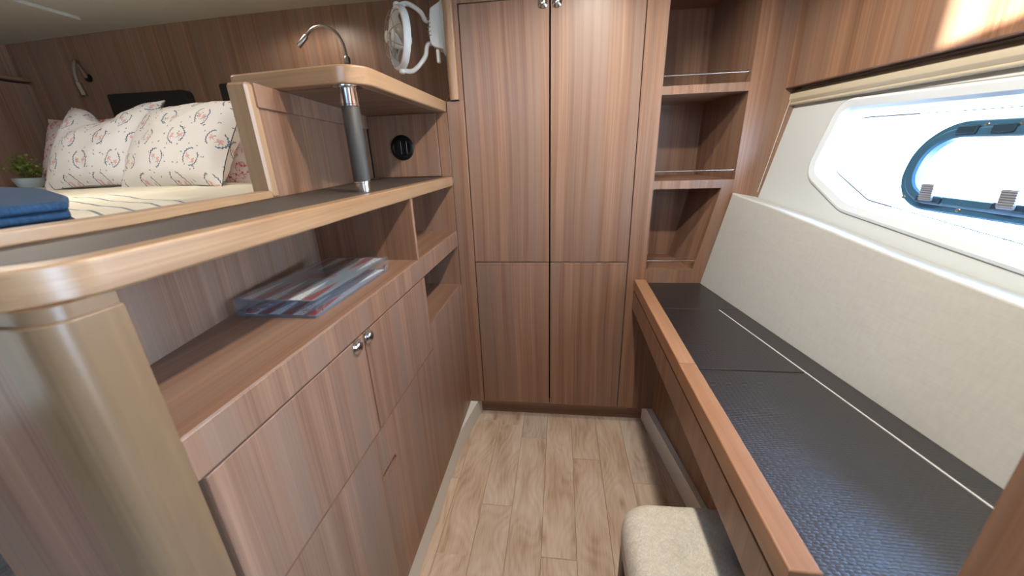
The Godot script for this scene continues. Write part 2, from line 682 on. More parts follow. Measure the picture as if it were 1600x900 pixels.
	M.wreath2 = tmat(wreath_tex(9), 0.9)
	M.floral = tmat(floral_tex(6), 0.9)
	M.floral.uv1_scale = Vector3(2, 1.5, 1)
	M.blanket = tmat(linen_tex(Color(0.105, 0.225, 0.335), 31, 0.22), 0.95)
	M.blanket.uv1_scale = Vector3(3, 3, 1)
	M.pot = mat(Color(0.62, 0.66, 0.66), 0.4)
	M.leaf = mat(Color(0.33, 0.40, 0.13), 0.6)
	M.leaf.backlight_enabled = true
	M.leaf.backlight = Color(0.15, 0.2, 0.04)
	M.leaf2 = mat(Color(0.46, 0.49, 0.19), 0.6)
	M.stem = mat(Color(0.30, 0.28, 0.12), 0.7)
	M.glass = mat(Color(0.95, 0.98, 1.0, 0.06), 0.02)
	M.glass.transparency = BaseMaterial3D.TRANSPARENCY_ALPHA
	M.acrylic = mat(Color(0.70, 0.78, 0.84, 0.05), 0.04)
	M.acrylic.transparency = BaseMaterial3D.TRANSPARENCY_ALPHA
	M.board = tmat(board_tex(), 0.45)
	M.lampglow = mat(Color(1, 0.97, 0.92), 0.5)
	M.lampglow.emission_enabled = true
	M.lampglow.emission = Color(1.0, 0.93, 0.82)
	M.lampglow.emission_energy_multiplier = 2.0

# ---------------------------------------------------------------- the scene
func _ready():
	setup_view()
	make_materials()
	room()
	hull_side()
	wardrobe()
	shelf_tower()
	desk()
	low_cabinet()
	counter()
	console()
	bed()
	stool()
	small_things()

const CEIL := 1.972

func setup_view():
	var cam := Camera3D.new()
	cam.name = "camera"
	add_child(cam)
	cam.position = Vector3(0, 1.265, 0)
	cam.rotation_order = EULER_ORDER_YXZ
	cam.rotation_degrees = Vector3(-19.7043, 7.5909, -1.9786)
	cam.fov = rad_to_deg(2.0 * atan(450.0 / 584.25))
	cam.near = 0.02
	cam.current = true
	var lens := CameraAttributesPhysical.new()
	lens.frustum_focal_length = 12.0 * 584.25 / 450.0
	lens.frustum_focus_distance = 1.45
	lens.frustum_near = 0.02
	lens.exposure_aperture = 4.5
	cam.attributes = lens
	var we := WorldEnvironment.new()
	we.name = "world_environment"
	var env := Environment.new()
	env.tonemap_mode = Environment.TONE_MAPPER_LINEAR
	env.tonemap_exposure = 1.34
	env.background_mode = Environment.BG_SKY
	env.sdfgi_enabled = true
	env.ssao_enabled = true
	env.ssil_enabled = true
	var sm := ProceduralSkyMaterial.new()
	sm.sky_top_color = Color(0.58, 0.77, 1.0)
	sm.sky_horizon_color = Color(0.76, 0.89, 1.0)
	sm.ground_horizon_color = Color(0.76, 0.89, 1.0)
	sm.ground_bottom_color = Color(0.72, 0.85, 0.97)
	sm.sky_energy_multiplier = 4.5
	sm.ground_energy_multiplier = 4.5
	sm.sun_angle_max = 0.0
	var sky := Sky.new()
	sky.sky_material = sm
	env.sky = sky
	we.environment = env
	add_child(we)
	# low sun from behind, entering through the unseen rear window cut for it
	var sun := DirectionalLight3D.new()
	sun.name = "sun"
	add_child(sun)
	sun.look_at_from_position(Vector3(-0.6, 0.12, 0.75), Vector3.ZERO)
	sun.light_energy = 15.0
	sun.light_color = Color(1.0, 0.96, 0.92)
	sun.light_angular_distance = 0.6
	sun.shadow_enabled = true

func downlight(p: Vector3, e: float, lab: String, size := 0.03):
	var t := thing("downlight", lab, "ceiling light", p, "round downlights in the ceiling")
	var s := mb()
	lathe(s, [[0.030, -0.001], [0.034, -0.006], [0.043, -0.006], [0.046, 0.0]], p, Vector3.UP, 28)
	build(s, "rim", M.white, t)
	s = mb()
	lathe(s, [[0.0001, -0.002], [0.031, -0.002]], p, Vector3.UP, 24)
	build(s, "lens", M.lampglow, t)
	var l := SpotLight3D.new()
	l.name = "lamp"
	t.add_child(l)
	l.position = Vector3(0, -0.012, 0)
	l.rotation_degrees = Vector3(-90, 0, 0)
	l.spot_angle = 80
	l.spot_angle_attenuation = 0.4
	l.spot_range = 8
	l.spot_attenuation = 2
	l.light_energy = e
	l.light_color = Color(1.0, 0.965, 0.91)
	l.light_size = size
	l.shadow_enabled = true

func ceil_y(x: float) -> float:
	if x > -1.3:
		return CEIL
	return CEIL - 0.016 * (-1.3 - x) - 0.006 * (-1.3 - x) * (-1.3 - x)

func room():
	var s := mb()
	# ceiling, cambered towards the far hull side
	var sec := PackedVector2Array()
	for k in 13:
		var x := lerpf(-3.3, 1.6, k / 12.0)
		sec.append(Vector2(x, ceil_y(x)))
	sec.append(Vector2(1.6, CEIL + 0.06))
	sec.append(Vector2(-3.3, CEIL + 0.06))
	prism(s, sec, Vector3(0, 0, -2.15), Vector3.RIGHT, Vector3.UP, Vector3(0, 0, 3.25), Vector3.RIGHT, 0.0)
	var c := struct(s, "ceiling", M.ceiling)
	# flush access panel with a seam round it
	var hp := [Vector3(-2.70, 0, -1.90), Vector3(-2.29, 0, -1.86), Vector3(-2.26, 0, -1.20), Vector3(-2.78, 0, -1.20)]
	s = mb()
	var py := PackedVector2Array()
	for q in hp:
		py.append(Vector2(q.x, q.z))
	var xa := Transform3D()
	prism(s, py, Vector3(0, ceil_y(-2.5) - 0.008, 0), Vector3.RIGHT, Vector3(0, 0, 1), Vector3(0, 0.02, 0), Vector3.RIGHT, 0.003)
	build(s, "access_panel", M.ceiling, c)
	# floor: sub-floor slab and planks
	s = mb()
	bx(s, Vector3(-3.3, -0.08, -2.15), Vector3(1.6, -0.012, 1.1), Vector3(0, 0, 1), 0.0)
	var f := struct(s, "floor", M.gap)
	var meshes := []
	var pw := 0.118
	var rng := RandomNumberGenerator.new()
	rng.seed = 41
	var nx := 0
	var x := -3.0
	while x < 0.98:
		var z := 1.05 - fmod(nx * 0.437, 0.9)
		var first := true
		var z1 := 1.05
		var zs := []
		zs.append(1.05)
		var zz := 1.05 - 0.25 - fmod(nx * 0.37, 0.85)
		while zz > -1.62:
			zs.append(zz)
			zz -= 0.92
		zs.append(-1.64)
		for k in zs.size() - 1:
			if x < -0.6 and (x < -2.1 or zs[k + 1] < -1.0 and zs[k] < -0.9):
				continue
			s = mb()
			uvo = Vector2(rng.randf(), rng.randf())
			bx(s, Vector3(x + 0.0004, -0.012, zs[k + 1] + 0.0004), Vector3(x + pw - 0.0004, 0.0, zs[k] - 0.0004), Vector3(0, 0, 1), 0.0007)
			build(s, "plank", M.floor[rng.randi() % 3], f)
		x += pw
		nx += 1
	# bulkhead behind the bed
	s = mb()
	bx(s, Vector3(-3.2, 0, -2.13), Vector3(1.6, CEIL + 0.05, -2.05), Vector3.UP, 0.0)
	struct(s, "wall_back", M.wood)
	# hull side beyond the bed, with its lower lining standing proud
	s = mb()
	bx(s, Vector3(-3.16, 0, -2.05), Vector3(-3.06, CEIL + 0.05, 1.05), Vector3.UP, 0.0)
	struct(s, "wall_left", M.wood)
	s = mb()
	bx(s, Vector3(-3.06, 1.0, -2.05), Vector3(-2.985, 1.725, 1.05), Vector3.UP, 0.004)
	struct(s, "trim_1", M.wood)
	s = mb()
	bx(s, Vector3(-3.06, 1.735, -2.05), Vector3(-2.975, 1.755, 1.05), Vector3(0, 0, 1), 0.004)
	struct(s, "trim_2", M.wood)
	# rear wall; unseen window cut to lay a sun patch on the locker
	s = mb()
	var wx0 := -0.885
	var wx1 := -0.30
	var wy0 := 1.785
	var wy1 := 1.93
	bx(s, Vector3(-3.2, 0, 1.0), Vector3(1.6, wy0, 1.08), Vector3.UP, 0.0)
	bx(s, Vector3(-3.2, wy1, 1.0), Vector3(1.6, CEIL + 0.05, 1.08), Vector3.UP, 0.0)
	bx(s, Vector3(-3.2, wy0, 1.0), Vector3(wx0, wy1, 1.08), Vector3.UP, 0.0)
	bx(s, Vector3(wx1, wy0, 1.0), Vector3(1.6, wy1, 1.08), Vector3.UP, 0.0)
	struct(s, "wall_rear", M.wood)
	s = mb()
	bx(s, Vector3(wx0, wy0, 1.035), Vector3(wx1, wy1, 1.04), Vector3.UP, 0.0)
	struct(s, "unseen_window_2", M.glass)
	# near door jamb on the desk side
	s = mb()
	prism(s, rounded([[0.331, -0.262, 0.016], [0.43, -0.262, 0.0], [0.43, -0.09, 0.0], [0.331, -0.09, 0.016]]), Vector3(0, 0, 0), Vector3.RIGHT, Vector3(0, 0, 1), Vector3(0, CEIL, 0), Vector3.UP)
	struct(s, "trim_3", M.wood)
	downlight(Vector3(0.17, CEIL, -0.58), 1.0, "round downlight in the ceiling above the aisle by the desk")
	downlight(Vector3(0.14, CEIL, -1.04), 0.5, "added round downlight in the ceiling that brightens the wardrobe")  # added lamp, lifts the wardrobe front
	downlight(Vector3(-1.75, ceil_y(-1.75), -0.95), 0.5, "added round downlight in the ceiling that brightens the middle of the bed")  # added lamp, lights the bed evenly
	downlight(Vector3(-1.20, CEIL, -1.78), 0.12, "round downlight in the ceiling above the bed pillows")

# hull frame: s along the hull towards the rear, t up the lining, w outward
const HU := Vector3(0.126, 0, 0.99203)
const HN := Vector3(0.9725, -0.1977, -0.1235)
const HT := Vector3(0.1961, 0.9802, -0.0249)
const H0 := Vector3(0.748, 1.095, -1.55)
func hp3(s: float, t: float, w: float) -> Vector3:
	return H0 + HU * s + HT * t + HN * w

func loop3(poly: PackedVector2Array, w: float) -> Array:
	var o := []
	for p in poly:
		o.append(hp3(p.x, p.y, w))
	return o

func hull_side():
	# window outline (s, t)
	var rim := rounded([[0.205, 0.300, 0.055], [1.08, 0.275, 0.10], [1.08, -0.105, 0.12], [0.37, -0.017, 0.12], [0.178, 0.075, 0.075]], 7)
	var n := rim.size()
	# lining panel with the opening cut in it
	var s := mb()
	var outer := []
	var c := Vector2(0.62, 0.11)
	for p in rim:
		var d := p - c
		var k := 1e9
		if d.x > 0: k = minf(k, (1.95 - c.x) / d.x)
		if d.x < 0: k = minf(k, (-0.06 - c.x) / d.x)
		if d.y > 0: k = minf(k, (0.50 - c.y) / d.y)
		if d.y < 0: k = minf(k, (-0.20 - c.y) / d.y)
		outer.append(c + d * k)
	var quadrant := func(p: Vector2) -> int:
		if absf(p.x - 1.95) < 1e-4: return 0
		if absf(p.y - 0.50) < 1e-4: return 1
		if absf(p.x + 0.06) < 1e-4: return 2
		return 3
	var corners := {1: Vector2(1.95, 0.50), 12: Vector2(-0.06, 0.50), 23: Vector2(-0.06, -0.20), 3: Vector2(1.95, -0.20)}
	for i in n:
		var j := (i + 1) % n
		quad(s, hp3(rim[i].x, rim[i].y, 0), hp3(rim[j].x, rim[j].y, 0), hp3(outer[j].x, outer[j].y, 0), hp3(outer[i].x, outer[i].y, 0), -HN, HT)
		var a: int = quadrant.call(outer[i])
		var b: int = quadrant.call(outer[j])
		if a != b:
			var key := mini(a, b) * 10 + maxi(a, b)
			if corners.has(key):
				var q: Vector2 = corners[key]
				tri(s, hp3(outer[i].x, outer[i].y, 0), hp3(outer[j].x, outer[j].y, 0), hp3(q.x, q.y, 0), -HN, HT)
	# outer skin of the hull, round the glass, closes the wall thickness
	var gl := offset2(rim, 0.040)
	for i in n:
		var j := (i + 1) % n
		quad(s, hp3(gl[i].x, gl[i].y, 0.06), hp3(gl[j].x, gl[j].y, 0.06), hp3(outer[j].x * 1.0, outer[j].y, 0.06), hp3(outer[i].x, outer[i].y, 0.06), HN, HT)
	for q in [[[-0.06, 0.50], [1.95, 0.50]], [[1.95, 0.50], [1.95, -0.20]], [[1.95, -0.20], [-0.06, -0.20]], [[-0.06, -0.20], [-0.06, 0.50]]]:
		quad(s, hp3(q[0][0], q[0][1], 0), hp3(q[1][0], q[1][1], 0), hp3(q[1][0], q[1][1], 0.06), hp3(q[0][0], q[0][1], 0.06), HN, HT)
	# upper and lower hull closing the room
	var up0 := hp3(-0.06, 0.44, 0.0)
	var up1 := hp3(1.95, 0.44, 0.0)
	quad(s, up0, up1, up1 + Vector3(0.1, 0.55, 0), up0 + Vector3(0.1, 0.55, 0), -HN, HT)
	var wr := struct(s, "wall_right", M.liner)
	# lower side behind the knee space
	s = mb()
	var lo := PackedVector2Array([Vector2(0.445, -1.56), Vector2(0.445 + 0.127 * 2.6, 1.04), Vector2(1.5, 1.04), Vector2(1.5, -1.56)])
	prism(s, lo, Vector3(0, 0.10, 0), Vector3.RIGHT, Vector3(0, 0, 1), Vector3(0, 0.62, 0), Vector3.UP, 0.0)
	struct(s, "wall_lower_right", M.wood)
	s = mb()
	lo = PackedVector2Array([Vector2(0.412, -1.60), Vector2(0.412 + 0.143 * 2.6, 1.0), Vector2(1.5, 1.0), Vector2(1.5, -1.60)])
	prism(s, lo, Vector3(0, -0.01, 0), Vector3.RIGHT, Vector3(0, 0, 1), Vector3(0, 0.108, 0), Vector3(0, 0, 1), 0.0)
	struct(s, "baseboard_right", M.skirting)
	# window: moulded surround, pane, gasket, opening hatch
	var w := Node3D.new()
	w.name = "window_1"
	add_child(w)
	w.position = hp3(0.66, 0.1, 0.03)
	w.set_meta("kind", "structure")
	s = mb()
	var r1 := offset2(rim, 0.0035)
	var r2 := offset2(rim, 0.010)
	var r3 := offset2(rim, 0.027)
	var r4 := offset2(rim, 0.033)
	band(s, [loop3(rim, 0.006), loop3(r1, -0.003), loop3(r2, -0.006), loop3(r3, -0.001), loop3(r4, 0.012), loop3(gl, 0.05), loop3(gl, 0.062)], -HN)
	build(s, "surround", M.moulding, w)
	s = mb()
	band(s, [loop3(rim, -0.0005), loop3(r1, -0.0005)], -HN)
	build(s, "groove", M.groove, w)
	s = mb()
	var g2 := offset2(rim, 0.0445)
	var g3 := offset2(rim, 0.0475)
	band(s, [loop3(g2, 0.0535), loop3(g3, 0.0535)], -HN)
	build(s, "gasket", M.gasket, w)
	s = mb()
	prism(s, gl, hp3(0, 0, 0.054), HU, HT, HN * 0.006, HT, 0.0)
	build(s, "pane", M.glass, w)
	# hatch frame on the pane
	var h := Node3D.new()
	h.name = "hatch"
	w.add_child(h)
	var ho := rounded([[0.455, 0.222, 0.10], [0.90, 0.214, 0.09], [0.90, 0.012, 0.09], [0.455, 0.022, 0.092]], 12)
	var hA := offset2(ho, 0.004)
	var hB := offset2(ho, 0.016)
	var hC := offset2(ho, 0.020)
	var hD := offset2(ho, 0.034)
	var hE := offset2(ho, 0.037)
	s = mb()
	band(s, [loop3(ho, 0.052), loop3(ho, 0.042), loop3(hA, 0.037), loop3(hB, 0.037), loop3(hB, 0.041)], -HN)
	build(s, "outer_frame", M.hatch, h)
	s = mb()
	band(s, [loop3(hB, 0.042), loop3(hB, 0.034), loop3(hC, 0.030), loop3(hD, 0.030), loop3(hE, 0.036), loop3(hE, 0.053)], -HN)
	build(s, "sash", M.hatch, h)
	s = mb()
	band(s, [loop3(offset2(ho, 0.0155), 0.0362), loop3(offset2(ho, 0.0170), 0.0335)], -HN)
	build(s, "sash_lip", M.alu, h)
	# latches on the lower edge, hinges on the upper one
	for ls in [0.553, 0.703]:
		s = mb()
		var xf := Transform3D(Basis(HU, HT, HN), hp3(ls, 0.047, 0.030))
		bx(s, Vector3(-0.026, -0.010, -0.006), Vector3(0.030, 0.006, 0.006), Vector3.UP, 0.003, xf)
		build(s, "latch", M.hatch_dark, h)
		s = mb()
		var xl := Transform3D(Basis(HU, HT, HN).rotated(HU, 0.25), hp3(ls + 0.004, 0.055, 0.018))
		bx(s, Vector3(-0.014, -0.014, -0.004), Vector3(0.014, 0.024, 0.002), Vector3.UP, 0.002, xl)
		for k in 7:
			bx(s, Vector3(-0.014, -0.010 + k * 0.0048, -0.0055), Vector3(0.014, -0.0075 + k * 0.0048, -0.003), Vector3.UP, 0.0006, xl)
		build(s, "lever", M.lever, h)
	for ls in [0.560, 0.625, 0.80]:
		s = mb()
		var xf := Transform3D(Basis(HU, HT, HN), hp3(ls, 0.196, 0.030))
		bx(s, Vector3(-0.020, -0.008, -0.005), Vector3(0.020, 0.010, 0.006), Vector3.UP, 0.003, xf)
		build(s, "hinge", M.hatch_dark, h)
	for q in [[0.585, 0.208], [0.645, 0.207], [0.490, 0.045], [0.618, 0.030]]:
		s = mb()
		lathe(s, [[0.0045, 0.0], [0.0045, 0.0015], [0.0035, 0.0022], [0.0025, 0.0010], [0.0001, 0.0010]], hp3(q[0], q[1], 0.0372), -HN, 12)
		build(s, "screw", M.steel, h)
	# leaning upholstered panel between desk and lining
	var pn := thing("side_panel", "long cream upholstered panel leaning against the hull below the window", "panel", Vector3(0.62, 0.736, -0.9))
	s = mb()
	var T := Vector3(0.0686, 0.3637, 0).normalized()
	var P0 := Vector3(0.579, 0.736, -1.549)
	var prof := PackedVector2Array([Vector2(0, -0.004), Vector2(1.45, -0.004), Vector2(1.45, 0.235), Vector2(0.92, 0.275), Vector2(0.67, 0.300), Vector2(0.28, 0.345), Vector2(0.004, 0.370)])
	var N := T.cross(HU).normalized()
	if N.x < 0:
		N = -N
	prism(s, prof, P0, HU, T, N * 0.095, Vector3(0, 0, 1), 0.006, 4)
	build(s, "cover", M.vinyl, pn)
	s = mb()
	var e0 := P0 + HU * 0.005 + T * 0.3715
	tube(s, [P0 + HU * 0.006 + T * 0.366 + N * 0.004, P0 + HU * 0.28 + T * 0.3415 + N * 0.004, P0 + HU * 0.67 + T * 0.2965 + N * 0.004, P0 + HU * 0.92 + T * 0.2715 + N * 0.004, P0 + HU * 1.44 + T * 0.2315 + N * 0.004], 0.0022, 6)
	build(s, "piping", M.vinyl, pn)
	# overhead locker
	var u := thing("overhead_locker", "glossy walnut veneer locker overhanging the hull window", "cabinet", Vector3(0.9, 1.446, -0.9))
	s = mb()
	var UH := Vector3(0.118, 0, 0.993).normalized()
	var OC := Vector3(0.766, 0, -1.549)
	var UN := Vector3(UH.z, 0, -UH.x)
	var xu := Transform3D(Basis(UN, Vector3.UP, UH), OC)
	bx(s, Vector3(0, 1.446, 0), Vector3(0.02, CEIL - 0.001, 1.75), Vector3.UP, 0.002, xu)
	build(s, "front", M.wood, u)
	s = mb()
	bx(s, Vector3(0.02, 1.449, 0), Vector3(0.30, 1.465, 1.75), Vector3(0, 0, 1), 0.001, xu)
	build(s, "bottom", M.wood, u)
	# roller blind cassette under the locker
	var b := thing("roller_blind", "cream rolled-up blind cassette tucked under the overhead locker", "blind", hp3(0.4, 0.32, -0.02))
	s = mb()
	var pr := rounded([[0.0, 0.306, 0.0], [0.0, 0.353, 0.0], [-0.006, 0.353, 0.003], [-0.026, 0.334, 0.005], [-0.024, 0.318, 0.005], [-0.014, 0.306, 0.005]], 4)
	# (w, t) section extruded along the hull
	prism(s, pr, hp3(0.0, 0, -0.001), HN, HT, HU * 1.7, HU, 0.0)
	build(s, "cassette", M.blind, b)
	s = mb()
	tube(s, [hp3(0.0, 0.306, -0.012), hp3(1.7, 0.306, -0.012)], 0.006, 10)
	build(s, "bottom_bar", M.blind, b)
	s = mb()
	tube(s, [Vector3(0.7915, 1.420, -1.546), Vector3(0.7375, 1.100, -1.546)], 0.0013, 6)
	build(s, "guide_cord", M.white, b)

func wardrobe():
	var z := -1.55
	var t := thing("wardrobe", "tall built-in walnut veneer wardrobe with four doors facing the aisle", "wardrobe", Vector3(-0.04, 0, -1.8))
	# face frame
	var s := mb()
	bx(s, Vector3(-0.4355, 0.098, z - 0.02), Vector3(-0.3675, 1.462, z), Vector3.UP, 0.001)
	bx(s, Vector3(-0.3675, 1.7715, z - 0.02), Vector3(0.286, CEIL - 0.001, z), Vector3.UP, 0.0008)
	build(s, "face_frame", M.wood, t)
	s = mb()
	bx(s, Vector3(-0.3845, 1.462, z - 0.02), Vector3(-0.3675, CEIL - 0.001, z), Vector3.UP, 0.0005)
	build(s, "upper_stile", M.wood, t)
	# near-black carcass, the shade in the door gaps put into its colour
	s = mb()
	bx(s, Vector3(-0.4, 0.1, -2.05), Vector3(0.283, CEIL - 0.002, z - 0.045), Vector3.UP, 0.0)
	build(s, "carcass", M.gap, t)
	s = mb()
	bx(s, Vector3(-0.4225, 1.466, -2.05), Vector3(-0.40, CEIL - 0.002, z - 0.02), Vector3.UP, 0.0)
	build(s, "side", M.wood, t)
	s = mb()
	prism(s, rounded([[-0.4223, z - 0.03, 0.0], [-0.3848, z - 0.03, 0.0], [-0.3848, z + 0.013, 0.006], [-0.4223, z + 0.013, 0.024]], 7), Vector3(0, 1.466, 0), Vector3.RIGHT, Vector3(0, 0, 1), Vector3(0, CEIL - 1.467, 0), Vector3.UP)
	build(s, "corner_post", M.oak, t, "pale solid wood corner post")
	s = mb()
	bx(s, Vector3(-0.40, 0.0, -1.62), Vector3(0.44, 0.0985, -1.603), Vector3.RIGHT, 0.0)
	build(s, "toe_kick", M.wood, t)
	s = mb()
	bx(s, Vector3(-0.43, 0.0985, -1.62), Vector3(0.45, 0.100, z - 0.0005), Vector3.RIGHT, 0.0)
	build(s, "bottom", M.wood, t)
	# doors
	for d in [[-0.3640, -0.0435, 0.8255, 1.769, 1], [-0.0375, 0.2830, 0.8255, 1.769, 0], [-0.3640, -0.0435, 0.1005, 0.8220, 1], [-0.0375, 0.2830, 0.1005, 0.8220, 0]]:
		s = mb()
		bx(s, Vector3(d[0], d[2], z - 0.019), Vector3(d[1], d[3], z), Vector3.UP, 0.0012)
		var dr := build(s, "door", M.wood, t)
		if d[3] > 1.0:
			s = mb()
			var kx: float = -0.0650 if d[4] == 1 else -0.0165
			knob(s, Vector3(kx, 1.752, z), Vector3(0, 0, 1))
			build(s, "knob", M.chrome, dr, "chrome push knob")

func knob(s: SurfaceTool, p: Vector3, ax: Vector3):
	lathe(s, [[0.0172, 0.0], [0.0174, 0.0025], [0.0166, 0.0035], [0.0150, 0.0045], [0.0135, 0.0072], [0.0105, 0.0096], [0.0065, 0.0112], [0.0001, 0.0118]], p, ax, 32)

func shelf_tower():
	var z := -1.55
	var t := thing("shelf_tower", "open walnut veneer shelf tower with three cubbies beside the wardrobe", "shelf", Vector3(0.55, 0, -1.8))
	# front: outline with three openings, cut into horizontal strips
	var s := mb()
	var L := 0.2865
	var hullx := func(y: float) -> float:
		return 0.762 + (y - 1.095) * 0.203
	var strip := func(x0a: float, x0b: float, x1a: float, x1b: float, y0: float, y1: float):
		prism(s, PackedVector2Array([Vector2(x0a, y0), Vector2(x1a, y0), Vector2(x1b, y1), Vector2(x0b, y1)]), Vector3(0, 0, z - 0.02), Vector3.RIGHT, Vector3.UP, Vector3(0, 0, 0.02), Vector3.UP, 0.0)
	var op := [[0.7935, 1.118, 0.5445, 0.608], [1.1485, 1.4465, 0.650, 0.650], [1.474, 1.80, 0.650, 0.646]]   # y0, y1, right edge at y0 and y1
	strip.call(L, L, hullx.call(0.10), hullx.call(0.7935), 0.10, 0.7935)
	for k in 3:
		var o: Array = op[k]
		strip.call(L, L, 0.3597, 0.3597, o[0], o[1])
		strip.call(o[2], o[3], hullx.call(o[0]), hullx.call(o[1]), o[0], o[1])
		var nxt: float = op[k + 1][0] if k < 2 else CEIL - 0.001
		strip.call(L, L, hullx.call(o[1]), hullx.call(nxt), o[1], nxt)
	build(s, "face_frame", M.wood, t)
	for k in 3:
		var o: Array = op[k]
		var zb := -1.80 if k == 0 else -1.90
		# box behind each opening
		s = mb()
		var xl := 0.345
		var dr := 0.012
		quad(s, Vector3(xl, o[0], z - 0.02), Vector3(xl, o[1], z - 0.02), Vector3(xl, o[1], zb), Vector3(xl, o[0], zb), Vector3.RIGHT, Vector3.UP)
		quad(s, Vector3(xl, o[0], zb), Vector3(xl, o[1], zb), Vector3(o[3] + 0.02, o[1], zb), Vector3(o[2] + 0.02, o[0], zb), Vector3.BACK, Vector3.UP)
		var bi := -0.03
		quad(s, Vector3(o[2], o[0], z - 0.02), Vector3(o[3], o[1], z - 0.02), Vector3(o[3] + bi, o[1], zb), Vector3(o[2] + bi, o[0], zb), Vector3.LEFT, Vector3.UP)
		quad(s, Vector3(xl, o[1], z - 0.0201), Vector3(o[3], o[1], z - 0.0201), Vector3(o[3], o[1], zb), Vector3(xl, o[1], zb), Vector3.DOWN, Vector3.RIGHT)
		quad(s, Vector3(xl, o[0], z - 0.0201), Vector3(o[2], o[0], z - 0.0201), Vector3(o[2], o[0], zb), Vector3(xl, o[0], zb), Vector3.UP, Vector3.RIGHT)
		build(s, "cubby", M.wood, t)
		s = mb()
		var ry: float = o[0] + 0.034
		var xr := lerpf(o[2], o[3], 0.1)
		tube(s, [Vector3(0.352, ry, z - 0.012), Vector3(xr + 0.004, ry, z - 0.012)], 0.0032, 10)
		build(s, "fiddle_rail", M.chrome, t, "slim chrome rail across the shelf opening")

